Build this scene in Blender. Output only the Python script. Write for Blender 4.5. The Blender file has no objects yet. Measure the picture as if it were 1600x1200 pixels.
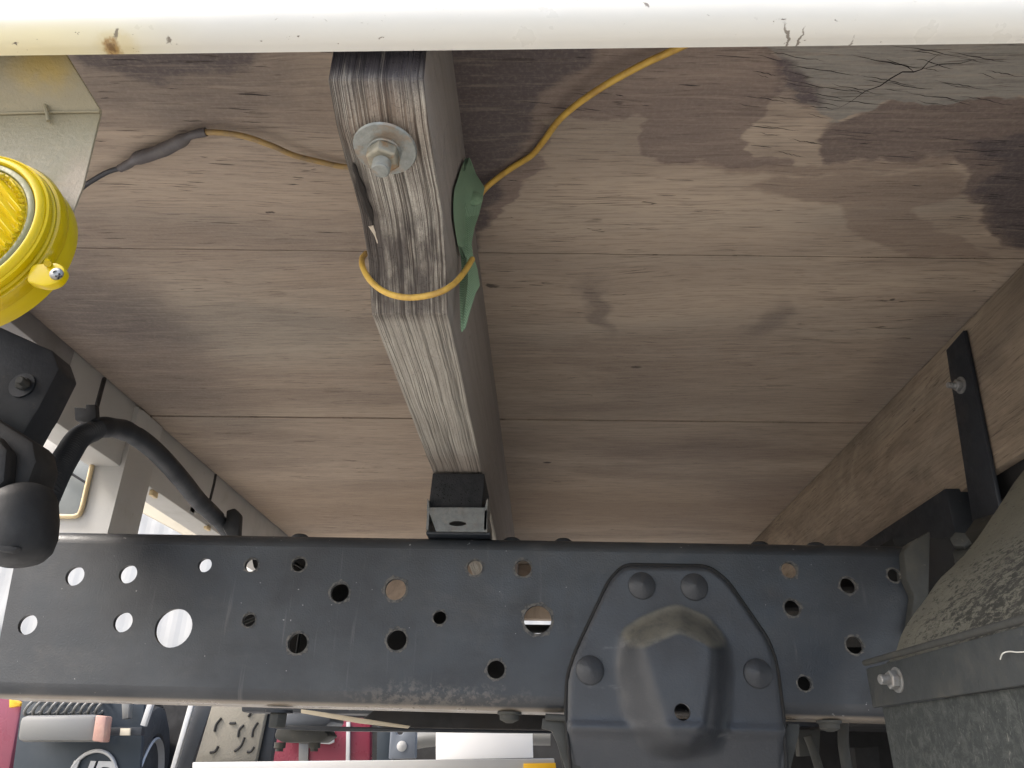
import bpy, bmesh, math, random
from mathutils import Vector, Matrix
from mathutils.geometry import delaunay_2d_cdt
random.seed(7)
C = bpy.context.scene.collection
scene = bpy.context.scene
R = math.radians
CH = 0.5                                   # height of the camera above the ground

# ------------------------------------------------------------------ camera
CAMR = Matrix(((0.9991327, -0.0016650, 0.0416054), (0.0367155, -0.4360897, -0.8991539), (0.0196408, 0.8999017, -0.4356503)))
cd = bpy.data.cameras.new('camera'); cam = bpy.data.objects.new('camera', cd); C.objects.link(cam)
cd.lens = 27; cd.sensor_width = 36; cd.clip_start = .01; cd.clip_end = 500
cam.matrix_world = Matrix.Translation((0, 0, CH)) @ CAMR.to_4x4()
scene.camera = cam

# ------------------------------------------------------------------ sky, sun, exposure
SUN_EL, SUN_AZ = 46, 252
w = bpy.data.worlds.new('World'); scene.world = w; w.use_nodes = True
sk = w.node_tree.nodes.new('ShaderNodeTexSky'); sk.sky_type = 'NISHITA'; sk.sun_disc = False
sk.sun_elevation = R(SUN_EL); sk.sun_rotation = R(SUN_AZ); sk.dust_density = 4; sk.air_density = 1.0
bgn = w.node_tree.nodes['Background']; bgn.inputs[1].default_value = 0.15
w.node_tree.links.new(sk.outputs[0], bgn.inputs[0])
sd = bpy.data.lights.new('sun', 'SUN'); sd.energy = 1.3; sd.angle = R(14); sd.color = (1, .96, .9)
so = bpy.data.objects.new('sun', sd); C.objects.link(so)
_a = R(SUN_AZ); _e = R(SUN_EL)
so.rotation_euler = Vector((math.sin(_a) * math.cos(_e), math.cos(_a) * math.cos(_e), math.sin(_e))).to_track_quat('Z', 'Y').to_euler()
scene.view_settings.view_transform = 'Standard'; scene.view_settings.look = 'None'
scene.view_settings.exposure = 1.70; scene.view_settings.gamma = 1

# ------------------------------------------------------------------ measuring helper: a sight line meets a real plane
def P(px, py, **k):
    d = CAMR @ Vector((px - 800, 600 - py, -1200))
    a = list(k)[0]; i = 'XYZ'.index(a); v = k[a] - (CH if a == 'Z' else 0)
    q = d * (v / d[i]); q.z += CH
    return q

# ------------------------------------------------------------------ materials
class Mat:
    def __init__(s, name, col=(.5, .5, .5), rough=.6, metal=0, spec=.5):
        s.mt = bpy.data.materials.new(name); s.mt.use_nodes = True; s.nt = s.mt.node_tree
        s.b = s.nt.nodes['Principled BSDF']; s.mt.diffuse_color = (*col, 1)
        s.b.inputs['Base Color'].default_value = (*col, 1); s.b.inputs['Roughness'].default_value = rough
        s.b.inputs['Metallic'].default_value = metal; s.b.inputs['Specular IOR Level'].default_value = spec
        s.co = s.nt.nodes.new('ShaderNodeTexCoord').outputs['Object']
    def put(s, sock, v):
        if hasattr(v, 'is_output'): s.nt.links.new(v, sock)
        elif isinstance(v, (tuple, list)) and len(v) == 3 and sock.type == 'RGBA': sock.default_value = (*v, 1)
        else: sock.default_value = v
    def vm(s, op, a, b):
        n = s.nt.nodes.new('ShaderNodeVectorMath'); n.operation = op; s.put(n.inputs[0], a); s.put(n.inputs[1], b)
        return n.outputs['Value' if op == 'LENGTH' else 'Vector']
    def m(s, op, a, b=0., clamp=False):
        n = s.nt.nodes.new('ShaderNodeMath'); n.operation = op; n.use_clamp = clamp; s.put(n.inputs[0], a); s.put(n.inputs[1], b)
        return n.outputs[0]
    def noise(s, sc, d=4, r=.55, w=0, vec=None, color=False):
        n = s.nt.nodes.new('ShaderNodeTexNoise'); n.inputs['Scale'].default_value = 1
        v = vec if vec is not None else s.co
        sc = (sc, sc, sc) if isinstance(sc, (int, float)) else sc
        s.put(n.inputs['Vector'], s.vm('MULTIPLY', v, sc)); n.inputs['Detail'].default_value = d
        n.inputs['Roughness'].default_value = r; n.inputs['Distortion'].default_value = w
        return n.outputs['Color' if color else 'Fac']
    def mr(s, f, a, b, c=0., d=1., smooth=True):
        n = s.nt.nodes.new('ShaderNodeMapRange'); n.interpolation_type = 'SMOOTHSTEP' if smooth else 'LINEAR'
        s.put(n.inputs[0], f)
        for i, v in enumerate((a, b, c, d)): n.inputs[i + 1].default_value = v
        return n.outputs[0]
    def mix(s, f, a, b, blend='MIX'):
        n = s.nt.nodes.new('ShaderNodeMix'); n.data_type = 'RGBA'; n.blend_type = blend
        s.put(n.inputs[0], f); s.put(n.inputs[6], a); s.put(n.inputs[7], b)
        return n.outputs[2]
    def warp(s, amt, sc):
        n = s.noise(sc, 3, .5, color=True)
        return s.vm('ADD', s.co, s.vm('MULTIPLY', s.vm('SUBTRACT', n, (.5, .5, .5)), (amt, amt, amt) if not isinstance(amt, tuple) else amt))
    def blob(s, vec, c, r, ang=0, soft=.3, op=1.):
        v = s.vm('SUBTRACT', vec, tuple(c))
        if ang:
            n = s.nt.nodes.new('ShaderNodeVectorRotate'); n.rotation_type = 'Z_AXIS'; n.inputs['Angle'].default_value = -ang
            s.put(n.inputs['Vector'], v); v = n.outputs[0]
        d = s.vm('LENGTH', s.vm('DIVIDE', v, tuple(r)), (0, 0, 0))
        return s.mr(d, 1 - soft, 1 + soft, op, 0.)
    def bump(s, h, dist=.001, st=1.):
        n = s.nt.nodes.new('ShaderNodeBump'); n.inputs['Distance'].default_value = dist; n.inputs['Strength'].default_value = st
        s.put(n.inputs['Height'], h); s.nt.links.new(n.outputs[0], s.b.inputs['Normal'])
    def base(s, v): s.put(s.b.inputs['Base Color'], v)
    def rough(s, v): s.put(s.b.inputs['Roughness'], v)

def paint(name, col, rough=.45, dirt=(.2, .16, .12), damt=.5, dsc=9, grain=60, bumpd=.0003, metal=0, spec=.5, coldirt2=None, thr=.5):
    """painted or coated metal: big soft dirt, small specks, fine relief"""
    a = Mat(name, col, rough, metal, spec)
    big = a.mr(a.noise(dsc, 5, .6), thr, thr + .25, 0, damt)
    c = a.mix(big, col, dirt)
    sp = a.mr(a.noise(grain, 3, .7), .66, .74, 0, .6 * min(1, damt * 1.6))
    c = a.mix(sp, c, coldirt2 or dirt)
    c = a.mix(a.noise(4, 2, .5), c, a.mix(1., c, (.82, .82, .82), 'MULTIPLY'))
    a.base(c); a.rough(a.mr(a.noise(dsc * 2, 4, .6), .3, .75, rough - .08, min(1, rough + .25)))
    a.bump(a.noise(grain * 3, 3, .6), bumpd)
    return a.mt

# ---- plywood of the deck underside
def ply_material(name, ceiling=True):
    a = Mat(name, (.3, .24, .19), .8, 0, .25)
    gv = a.vm('ADD', a.co, a.vm('MULTIPLY', a.noise(2.2, 3, .5, color=True), (.0, .06, .06)))
    if not ceiling:
        gv = a.co
    S = (lambda x, y: (x, y, 1)) if ceiling else (lambda x, y: (1, x, y))
    broad = a.noise(S(1.8, 9), 5, .6, .6, gv)
    fine = a.noise(S(7, 160), 5, .7, .3, gv)
    pores = a.noise(S(22, 420), 3, .6, .2, gv)
    mott = a.noise(14, 5, .65)
    c = a.mix(a.mr(broad, .36, .66), (.285, .226, .176), (.45, .362, .275))
    c = a.mix(a.mr(a.noise(S(1.1, 5), 3, .5, 1.2), .52, .72, 0, .4), c, (.33, .30, .25))
    c = a.mix(a.mr(fine, .40, .68, 0, .28), c, (.16, .126, .104))
    c = a.mix(a.mr(mott, .45, .75, 0, .35), c, (.37, .31, .25))
    if ceiling:
        wv = a.warp((.24, .11, 0), 5.)
        wv2 = a.warp((.035, .02, 0), 34.)
        wv = a.vm('ADD', a.vm('SUBTRACT', wv, a.co), wv2)
        def bl(px, py, rx, ry, ang=0, soft=.25, op=1., v=wv):
            q = P(px, py, Z=1.083); e = P(px + rx, py, Z=1.083); g = P(px, py - ry, Z=1.083)
            return a.blob(v, q, (abs(e.x - q.x), max(.004, abs(g.y - q.y)), 10), R(ang), soft, op)
        brown = (.150, .115, .098); dark = (.098, .084, .082); grey = (.225, .218, .19)
        pale = (.52, .42, .32); orange = (.32, .235, .155)
        for args, col in [((1000, 335, 260, 75, 4, .5, .6), pale), ((1130, 460, 330, 60, 0, .7, .45), pale), ((1180, 215, 60, 30, 0, .6, .5), pale), ((230, 130, 260, 75, 0, .5, .5), dark), ((400, 520, 190, 60, 5, .6, .45), grey),
                          ((300, 300, 220, 60, 0, .6, .35), pale),
                          ((170, 480, 110, 80, 0, .6, .6), dark), ((930, 480, 22, 45, 0, .5, .5), dark),
                          ((1185, 500, 24, 30, 0, .5, .45), dark), ((1290, 620, 220, 60, 0, .6, .3), pale),
                          ((1100, 705, 190, 18, 0, .6, .55), brown), ((900, 790, 230, 40, 0, .7, .55), orange),
                          ((520, 790, 160, 30, 0, .7, .35), orange), ((340, 760, 60, 50, 0, .6, .5), dark),
                          ((1230, 775, 90, 30, 0, .6, .5), brown), ((1440, 560, 60, 90, 0, .6, .4), dark),
                          ((560, 700, 110, 40, 0, .6, .35), pale), ((200, 620, 140, 60, 0, .7, .45), dark)]:
            c = a.mix(bl(*args), c, col)
        def att(nm):
            n = a.nt.nodes.new('ShaderNodeAttribute'); n.attribute_name = nm; sp = a.nt.nodes.new('ShaderNodeSeparateColor'); a.nt.links.new(n.outputs['Color'], sp.inputs[0]); return sp.outputs
        s1 = att('stain'); s2 = att('stain_more')
        jag = a.m('MULTIPLY', a.m('SUBTRACT', a.noise((16, 60, 1), 5, .7), .5), .9)
        def edge(ch, soft=.07, op=1.): return a.mr(a.m('ADD', ch, a.m('MULTIPLY', jag, a.mr(ch, 0., .25))), .5 - soft, .5 + soft, 0., op)
        c = a.mix(edge(s2[0], .16, .55), c, (.205, .150, .118))
        c = a.mix(edge(s1[0], .10, .70), c, (.165, .122, .108))
        c = a.mix(edge(s2[1], .14, .80), c, (.118, .088, .082))
        c = a.mix(edge(s1[1], .07, .85), c, a.mix(a.noise((7, 40, 1), 5, .65), (.16, .155, .14), (.31, .30, .265)))
        c = a.mix(edge(s2[2], .25, .8), c, (.078, .066, .070))
        c = a.mix(edge(s1[2], .25, .8), c, (.085, .062, .068))
        # darker brown towards the left and far ends
        c = a.mix(bl(250, 700, 330, 90, 0, .9, .4), c, (.17, .135, .11)); c = a.mix(bl(160, 520, 150, 110, 0, .8, .5), c, (.12, .10, .095)); c = a.mix(bl(1000, 800, 520, 45, 0, .8, .45), c, (.21, .15, .105)); c = a.mix(bl(560, 800, 200, 45, 0, .8, .4), c, (.20, .15, .11))
        c = a.mix(bl(1130, 640, 420, 40, 0, .9, .35), c, (.20, .165, .14)); c = a.mix(bl(300, 330, 260, 130, 0, .9, .28), c, (.19, .155, .13))
        # dark outlines of old water stains
        # knots, nail marks
        for px, py, r in [(771, 447, 5), (995, 574, 4), (853, 722, 4), (1395, 470, 3), (420, 330, 3)]:
            q = P(px, py, Z=1.083); e = P(px + r, py, Z=1.083)
            c = a.mix(a.blob(wv2, q, (abs(e.x - q.x) * 1.6, abs(e.x - q.x), 10), 0, .4, .9), c, (.03, .024, .02))
    c = a.mix(a.mr(a.noise(S(14, 300), 4, .7, .1, gv), .46, .66, 0, .30), c, (.10, .078, .068))
    c = a.mix(a.mr(a.noise(S(9, 150), 5, .7, .3, gv), .50, .68, 0, .22), c, (.44, .36, .28))
    # checks: thin short dark splits along the grain, denser in worn areas
    chk = a.noise(S(5, 130), 2, .5, .35, gv)
    area = a.mr(a.noise(S(2.5, 4), 2, .5), .42, .62, .0, 1.)
    line = a.m('MULTIPLY', a.mr(a.m('ABSOLUTE', a.m('SUBTRACT', chk, .5)), .0, .012, 1., 0.), a.mr(a.noise(S(11, 40), 3, .6), .52, .62))
    line = a.m('MULTIPLY', line, area)
    c = a.mix(a.m('MULTIPLY', line, .8), c, (.05, .038, .032))
    c = a.mix(a.mr(pores, .60, .70, 0, .6), c, (.09, .066, .055))
    c = a.mix(a.mr(a.noise(230, 3, .7), .4, .8, 0, .2), c, (.40, .34, .28))
    if not ceiling: c = a.mix(1., c, a.mix(a.mr(a.noise((1, 5, 9), 4, .6, 1.), .4, .65), (.60, .59, .56), (.80, .79, .75)), 'MULTIPLY')
    a.base(c)
    h = a.m('SUBTRACT', a.m('ADD', a.m('MULTIPLY', fine, .5), a.m('MULTIPLY', pores, .35)), line)
    a.bump(h, .0016, .8)
    return a.mt

# ---- weathered timber of the cross bearer: grain runs with the length (Y)
def bearer_material():
    a = Mat('weathered_timber', (.3, .27, .22), .85, 0, .2)
    wob = a.noise((3, 9, 9), 3, .5, color=True)
    gv = a.vm('ADD', a.co, a.vm('MULTIPLY', a.vm('SUBTRACT', wob, (.5, .5, .5)), (.0045, 0, 0)))
    rings = a.noise((330, 1.2, 3), 3, .6, 0, gv)
    fib = a.noise((520, 9, 30), 4, .7, .2, gv)
    cross = a.noise((260, 330, 260), 3, .65, .8)
    c = a.mix(a.mr(a.noise((8, 6, 14), 4, .6), .35, .65), (.29, .265, .225), (.46, .435, .375))
    c = a.mix(a.mr(fib, .4, .62, 0, .75), c, (.13, .108, .09))
    c = a.mix(a.mr(a.noise((700, 40, 60), 3, .6), .55, .75, 0, .5), c, (.47, .43, .36))
    ln = a.mr(a.m('ABSOLUTE', a.m('SUBTRACT', rings, .5)), .0, .035, 1., 0.)
    ln2 = a.mr(a.m('ABSOLUTE', a.m('SUBTRACT', a.noise((420, 2.0, 4), 2, .5, 0, gv), .47)), .0, .03, 1., 0.)
    c = a.mix(a.m('MULTIPLY', ln, .82), c, (.085, .066, .055))
    c = a.mix(a.m('MULTIPLY', ln2, .7), c, (.10, .08, .065))
    ln3 = a.mr(a.m('ABSOLUTE', a.m('SUBTRACT', a.noise((560, 1.6, 4), 1, .5, 0, gv), .53)), .0, .035, 1., 0.)
    c = a.mix(a.m('MULTIPLY', ln3, a.mr(a.noise((30, 9, 9), 3, .6), .35, .6, .15, .85)), c, (.085, .07, .06))
    c = a.mix(a.mr(a.m('ABSOLUTE', a.m('SUBTRACT', cross, .5)), 0, .022, .6, 0), c, (.10, .082, .07))
    wv = a.warp((.03, .03, .03), 22.)
    sy = a.nt.nodes.new('ShaderNodeSeparateXYZ'); a.nt.links.new(a.co, sy.inputs[0])
    c = a.mix(a.mr(sy.outputs[1], .575, .60, 0, .45), c, a.mix(a.noise((330, 14, 30), 4, .7), (.30, .27, .22), (.58, .55, .48)))
    # dirt: old black staining on the end face, brown rust halo round the bolt, black mould at the wire
    c = a.mix(a.m('MULTIPLY', a.blob(wv, (-.118, .383, .962), (.085, .04, .038), 0, .4, .95), a.mr(a.noise((75, 3, 10), 3, .6), .28, .5)), c, (.040, .037, .045))
    c = a.mix(a.blob(wv, (-.116, .425, .912), (.030, .026, .03), 0, .6, .35), c, (.19, .12, .075))
    c = a.mix(a.m('MULTIPLY', a.blob(wv, (-.122, .55, .88), (.055, .04, .06), 0, .5, .8), a.mr(a.noise((80, 30, 30), 3, .6), .35, .6)), c, (.07, .06, .055))
    c = a.mix(a.blob(wv, (-.148, .50, .90), (.008, .05, .03), 0, .5, .8), c, (.06, .05, .045))
    c = a.mix(a.blob(wv, (-.12, .98, .85), (.06, .05, .05), 0, .6, .45), c, (.16, .12, .10))
    # the side towards the middle is smoother and browner
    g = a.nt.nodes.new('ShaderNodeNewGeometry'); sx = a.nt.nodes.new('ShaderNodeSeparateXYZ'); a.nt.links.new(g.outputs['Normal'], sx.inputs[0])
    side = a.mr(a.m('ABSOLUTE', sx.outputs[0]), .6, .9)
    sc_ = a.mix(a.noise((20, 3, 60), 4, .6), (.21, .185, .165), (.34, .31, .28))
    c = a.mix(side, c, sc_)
    a.base(c)
    h = a.m('SUBTRACT', a.m('MULTIPLY', fib, .6), a.m('ADD', ln, a.m('MULTIPLY', a.mr(cross, .57, .66), .5)))
    a.bump(h, .0011, .9)
    return a.mt

def galv(name, col=(.42, .43, .42), rust=.4):
    a = Mat(name, col, .5, .55, .5)
    c = a.mix(a.noise(180, 4, .6), (col[0] * .7, col[1] * .7, col[2] * .68), (col[0] * 1.35, col[1] * 1.35, col[2] * 1.3))
    c = a.mix(a.mr(a.noise(70, 4, .65), .5, .66, 0, rust), c, (.28, .16, .07))
    a.base(c); a.rough(a.mr(a.noise(120, 3, .6), .3, .7, .35, .7)); a.bump(a.noise(500, 3, .6), .0004)
    return a.mt

MT = {}
MT['ply'] = ply_material('plywood_underside')
MT['panel'] = ply_material('wood_side_panel', False)
MT['bearer'] = bearer_material()
MT['galv'] = galv('galvanised_steel', (.24, .25, .24)); MT['galv_clean'] = galv('zinc_plated_steel', (.28, .28, .28), .15)
def black_paint():
    a = Mat('black_chassis_paint', (.02, .022, .026), .42, 0, .6)
    c = a.mix(a.mr(a.noise((5, 5, 9), 5, .6), .4, .7), (.021, .0235, .027), (.037, .040, .043))
    c = a.mix(a.mr(a.noise((7, 7, 14), 6, .7, .5), .52, .75, 0, .4), c, (.075, .070, .062))
    c = a.mix(a.mr(a.noise(150, 2, .5), .73, .75, 0, .8), c, (.26, .26, .25))
    # dried streaks running down the web
    c = a.mix(a.m('MULTIPLY', a.mr(a.noise((90, 1, 5), 3, .6), .6, .75, 0, .35), a.mr(a.noise(3.5, 2, .5), .45, .6)), c, (.16, .155, .145))
    c = a.mix(a.mr(a.noise((30, 30, 120), 3, .6), .72, .78, 0, .4), c, (.2, .19, .18))
    wv = a.warp((.03, .03, .03), 40.)
    c = a.mix(a.m('MULTIPLY', a.blob(wv, P(680, 1088, Y=1.), (.10, .03, .012), 0, .6, .45), a.mr(a.noise(110, 4, .7), .45, .6)), c, (.16, .14, .115))
    sz = a.nt.nodes.new('ShaderNodeSeparateXYZ'); a.nt.links.new(a.co, sz.inputs[0])
    fl = a.mr(a.m('ADD', sz.outputs[2], a.m('MULTIPLY', sz.outputs[0], .0065)), CH + .050, CH + .054, 1., 0.)
    c = a.mix(fl, c, (.19, .16, .125))  # ground reflection on the flange underside, painted into the colour as tan
    a.base(c); a.rough(a.m('SUBTRACT', a.mr(a.noise(14, 5, .65), .35, .7, .34, .6), a.m('MULTIPLY', fl, .1))); a.bump(a.m('ADD', a.noise(420, 3, .6), a.m('MULTIPLY', a.noise(9, 3, .5), 3.)), .00035)
    return a.mt
MT['black'] = black_paint()
def gusset_mat():
    a = Mat('dusty_black_paint', (.035, .036, .038), .5, 0, .55)
    c = a.mix(a.noise(6, 5, .6), (.024, .027, .032), (.050, .052, .056))
    g = a.nt.nodes.new('ShaderNodeNewGeometry'); sx = a.nt.nodes.new('ShaderNodeSeparateXYZ'); a.nt.links.new(g.outputs['Normal'], sx.inputs[0])
    up = a.mr(sx.outputs[2], .08, .40, 0, .9)                       # dust settles on what faces up
    up = a.m('MULTIPLY', up, a.blob(a.co, P(1052, 975, Y=.97), (.085, .1, .045), 0, .3, 1.))
    c = a.mix(a.m('MULTIPLY', up, a.mr(a.noise(60, 5, .7), .25, .6, .45, 1.)), c, (.15, .14, .112))
    c = a.mix(a.mr(a.noise(150, 3, .6), .7, .76, 0, .7), c, (.03, .03, .03))
    c = a.mix(a.mr(a.noise((12, 12, 30), 4, .7), .62, .75, 0, .4), c, (.2, .2, .19))
    a.base(c); a.rough(a.mr(a.noise(16, 4, .6), .35, .7, .38, .62)); a.bump(a.noise(350, 3, .6), .0004)
    return a.mt
MT['gusset'] = gusset_mat()
MT['flat_black'] = paint('flat_black_steel', (.012, .016, .022), .5, (.07, .065, .055), .35)
MT['void'] = paint('black_shadow_and_gap_fill', (.012, .012, .012), .8, (.05, .042, .035), .4)
MT['dust_rim'] = paint('dried_dust', (.12, .112, .10), .85, (.05, .05, .048), .8, 60)
MT['rubber'] = paint('black_rubber', (.016, .017, .019), .6, (.06, .06, .058), .3, 12)
MT['foam'] = paint('black_sponge_rubber', (.014, .015, .017), .85, (.05, .05, .05), .2, 60, 240, .001)
def white_rail():
    a = Mat('worn_white_enamel', (.78, .76, .69), .32, 0, .5)
    c = a.mix(a.noise((3, 12, 12), 4, .6), (.57, .555, .50), (.50, .48, .42))
    sx = a.nt.nodes.new('ShaderNodeSeparateXYZ'); a.nt.links.new(a.co, sx.inputs[0])
    low = a.mr(sx.outputs[2], .948, .966, 1., 0.)
    yl = a.m('MULTIPLY', a.mr(sx.outputs[0], -.36, -.22, .55, 0.), low)
    c = a.mix(yl, c, (.72, .62, .30))
    chips = a.m('MULTIPLY', a.mr(a.noise((95, 150, 150), 4, .75, .3), .665, .70), a.mr(a.noise((9, 30, 30), 2, .5), .45, .55))
    c = a.mix(a.m('MULTIPLY', chips, low), c, (.14, .11, .08))
    wv = a.warp((.006, .006, .006), 260.)
    def spot(px, py, rx, ry, ang, col, op):
        q = P(px, py, Y=.362); k = .00044
        v = a.vm('SUBTRACT', wv, tuple(q))
        n = a.nt.nodes.new('ShaderNodeVectorRotate'); n.rotation_type = 'Y_AXIS'; n.inputs['Angle'].default_value = R(ang); a.put(n.inputs['Vector'], v)
        d = a.vm('LENGTH', a.vm('DIVIDE', n.outputs[0], (rx * k, 1, ry * k)), (0, 0, 0))
        return a.mix(a.mr(d, .6, 1.3, op, 0.), c, col)
    c = spot(172, 54, 34, 15, 0, (.50, .40, .16), .4); c = spot(163, 54, 13, 7, 0, (.26, .14, .03), .8); c = spot(162, 54, 7, 3.5, 0, (.12, .06, .02), .8)
    for px, py, rx, ry, an in [(178, 46, 7, 2.5, 60), (258, 50, 4, 3, 0), (324, 60, 6, 2, 0), (1238, 40, 2, 14, 35), (1255, 42, 2, 13, -35), (1275, 58, 4, 3, 0),
                               (520, 58, 9, 2, 0), (560, 59, 8, 2, 10), (640, 55, 2, 7, 0), (740, 56, 6, 2, 10), (800, 58, 5, 2, 0), (912, 55, 7, 2, 20),
                               (1020, 59, 8, 1.5, 0), (1140, 50, 6, 2, 0), (1345, 45, 2, 8, 20), (1450, 60, 8, 1.6, 0), (1010, 12, 3, 6, 30), (1075, 57, 3, 3, 0), (1530, 52, 4, 3, 10)]:
        c = spot(px, py, rx, ry, an, (.11, .085, .06), .85)
    a.base(c); a.rough(a.mr(a.noise(30, 4, .6), .3, .7, .25, .5)); a.bump(a.m('SUBTRACT', a.noise(20, 2, .5), a.m('MULTIPLY', chips, .4)), .0006)
    return a.mt
MT['white_rail'] = white_rail()
MT['white_frame'] = paint('dirty_white_paint', (.46, .45, .42), .5, (.30, .25, .19), .4, 8, 40, thr=.56)
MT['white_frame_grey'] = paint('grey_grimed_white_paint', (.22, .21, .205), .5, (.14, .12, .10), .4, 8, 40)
MT['cream_edge'] = paint('cream_seal', (.66, .52, .30), .5, (.2, .12, .05), .4, 30)
def bracket_mat():
    a = Mat('tarnished_zinc_sheet', (.3, .28, .24), .5, .1, .4)
    c = a.mix(a.noise(9, 4, .6), (.23, .205, .14), (.33, .295, .20))
    c = a.mix(a.mr(a.noise((14, 14, 40), 4, .7), .52, .7, 0, .5), c, (.26, .20, .10))
    c = a.mix(a.mr(a.noise(150, 3, .6), .70, .75, 0, .7), c, (.22, .17, .11))
    wv = a.warp((.02, .02, .02), 60.)
    c = a.mix(a.blob(wv, P(105, 150, Y=.43), (.028, .05, .014), 0, .5, .75), c, (.42, .30, .07))
    c = a.mix(a.blob(wv, P(118, 290, Y=.42), (.012, .05, .03), 0, .6, .7), c, (.32, .26, .19))
    a.base(c); a.rough(a.mr(a.noise(40, 4, .65), .3, .7, .3, .55)); a.bump(a.noise(260, 4, .7), .0008)
    return a.mt
MT['zinc'] = bracket_mat()
def wire_mat(name, c1, c2):
    a = Mat(name, c1, .45, 0, .4); a.base(a.mix(a.mr(a.noise(60, 4, .65), .4, .7), c1, c2)); a.bump(a.noise(400, 2), .0002); return a.mt
MT['yellow_wire'] = wire_mat('aged_yellow_insulation', (.60, .38, .075), (.42, .25, .06))
MT['dull_wire'] = wire_mat('dusty_yellow_insulation', (.36, .24, .09), (.24, .17, .09))
MT['sleeve'] = paint('dusty_grey_shrink_tube', (.085, .075, .075), .5, (.16, .14, .12), .7, 40)
MT['black_wire'] = paint('black_insulation', (.02, .021, .026), .4, (.06, .055, .05), .4, 40)
def tape_mat():
    a = Mat('green_woven_tape', (.09, .18, .10), .7, 0, .25)
    wav = a.nt.nodes.new('ShaderNodeTexWave'); wav.inputs['Scale'].default_value = 190; wav.inputs['Distortion'].default_value = .5; wav.bands_direction = 'DIAGONAL'
    a.nt.links.new(a.co, wav.inputs[0])
    c = a.mix(wav.outputs['Fac'], (.15, .25, .155), (.26, .38, .255))
    c = a.mix(a.mr(a.noise(50, 4, .6), .5, .7, 0, .35), c, (.17, .25, .16))
    a.base(c); a.bump(wav.outputs['Fac'], .0006); return a.mt
MT['tape'] = tape_mat()
def fender_mat(heavy):
    a = Mat('dust_caked_black_plastic' if heavy else 'scuffed_black_plastic', (.1, .1, .09), .9, 0, .25)
    dust = (.205, .198, .16); blk = (.034, .035, .033)
    q1 = P(1580, 960, Y=.8)
    grad = a.blob(a.warp((.06, .06, .06), 12), (.42, .68, .645), (.12, .19, .095), 0, .7, 1.) if heavy else .35
    n = a.m('ADD', a.noise((170, 75, 170), 7, .8, .2), a.m('MULTIPLY', grad, .13 if heavy else .1))
    if heavy:
        c = a.mix(a.mr(n, .56, .66, 0, .85), dust, blk)
        c = a.mix(a.mr(a.noise(14, 4, .6), .4, .7, 0, .4), c, (.13, .12, .10))
    else:
        c = a.mix(a.mr(a.noise(70, 7, .8, .6), .42, .66, 0, .75), (.040, .045, .044), (.092, .098, .092))
        c = a.mix(a.mr(a.noise((160, 160, 60), 4, .8, 1.5), .6, .7, 0, .5), c, (.25, .25, .22))
        c = a.mix(a.mr(a.noise(8, 4, .6), .45, .7, 0, .4), c, (.045, .05, .05))
    a.base(c); a.rough(.9); a.bump(a.noise(150, 6, .75), .0035 if heavy else .0012)
    return a.mt
MT['fender'] = fender_mat(True); MT['flap'] = fender_mat(False)
MT['band'] = paint('dusty_flat_steel_bar', (.038, .043, .044), .7, (.09, .087, .074), .6, 12, 90)
MT['dusty_steel'] = paint('dusty_steel', (.045, .046, .042), .75, (.11, .103, .083), .6, 16, 90)
def yellow(name, col, rough, trans, coat=.5):
    a = Mat(name, col, rough, 0, .5); a.b.inputs['Transmission Weight'].default_value = trans; a.b.inputs['IOR'].default_value = 1.45
    a.b.inputs['Coat Weight'].default_value = coat * .1; a.b.inputs['Specular IOR Level'].default_value = .25
    a.base(a.mix(a.noise(30, 3, .5), col, (col[0] * .85, col[1] * .8, col[2]))); return a.mt
MT['amber'] = yellow('yellow_clear_plastic', (.66, .49, .003), .15, .4)
MT['amber_solid'] = yellow('yellow_moulded_plastic', (.60, .445, .002), .3, .1)
MT['lamp_body'] = yellow('pale_yellow_housing', (.50, .38, .006), .35, .0)
MT['reflection_ring'] = paint('grey_ring_reflection', (.17, .165, .06), .4, (.2, .18, .1), .4, 40)  # grey-yellow colour of the reflection painted round the lens
MT['red'] = paint('red_cab_paint', (.20, .025, .045), .3, (.25, .03, .04), .4, 3, 30)
MT['pink'] = paint('faded_red_cab_paint', (.30, .07, .10), .3, (.35, .05, .08), .4, 3, 30)
MT['far_white'] = paint('white_sheet_metal', (.44, .44, .43), .5, (.36, .35, .33), .3, 1, 10)
MT['white'] = Mat('blank_white', (.95, .95, .95), .4).mt
MT['cream'] = paint('cream_canvas', (.62, .55, .42), .8, (.4, .32, .2), .4, 3, 30)
MT['yellow'] = Mat('yellow_reflector', (.75, .42, .02), .35).mt
MT['tank'] = paint('grey_tank_paint', (.16, .16, .15), .4, (.22, .19, .14), .5, 3, 30)
MT['navy'] = paint('navy_rubber', (.012, .022, .032), .5, (.03, .04, .05), .4, 3, 30)
MT['tyre'] = paint('tyre_rubber', (.035, .035, .035), .8, (.09, .085, .08), .5, 8, 60, .002)
MT['rim'] = paint('silver_wheel', (.45, .45, .44), .4, (.3, .28, .25), .4, 5, 40, metal=.4)
MT['mud_grey'] = paint('dried_mud_rubber', (.20, .185, .15), .9, (.13, .12, .095), .5, 9, 60, .002)
MT['blue_grey'] = paint('blue_grey_steel', (.14, .16, .19), .4, (.2, .19, .17), .4, 6, 60)
MT['lamp_red'] = paint('pink_tail_lens', (.42, .24, .19), .3, (.7, .5, .35), .5, 14, 60)
MT['panel_grey'] = paint('green_grey_panel', (.17, .18, .165), .6, (.11, .11, .1), .4, 5, 40)
def ground_mat():
    a = Mat('concrete_yard', (.4, .39, .37), .9, 0, .3)
    a.base(a.mix(a.noise(1.3, 6, .65), (.34, .33, .31), (.47, .46, .43))); a.bump(a.noise(40, 5, .7), .004); return a.mt
MT['ground'] = ground_mat()

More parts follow.
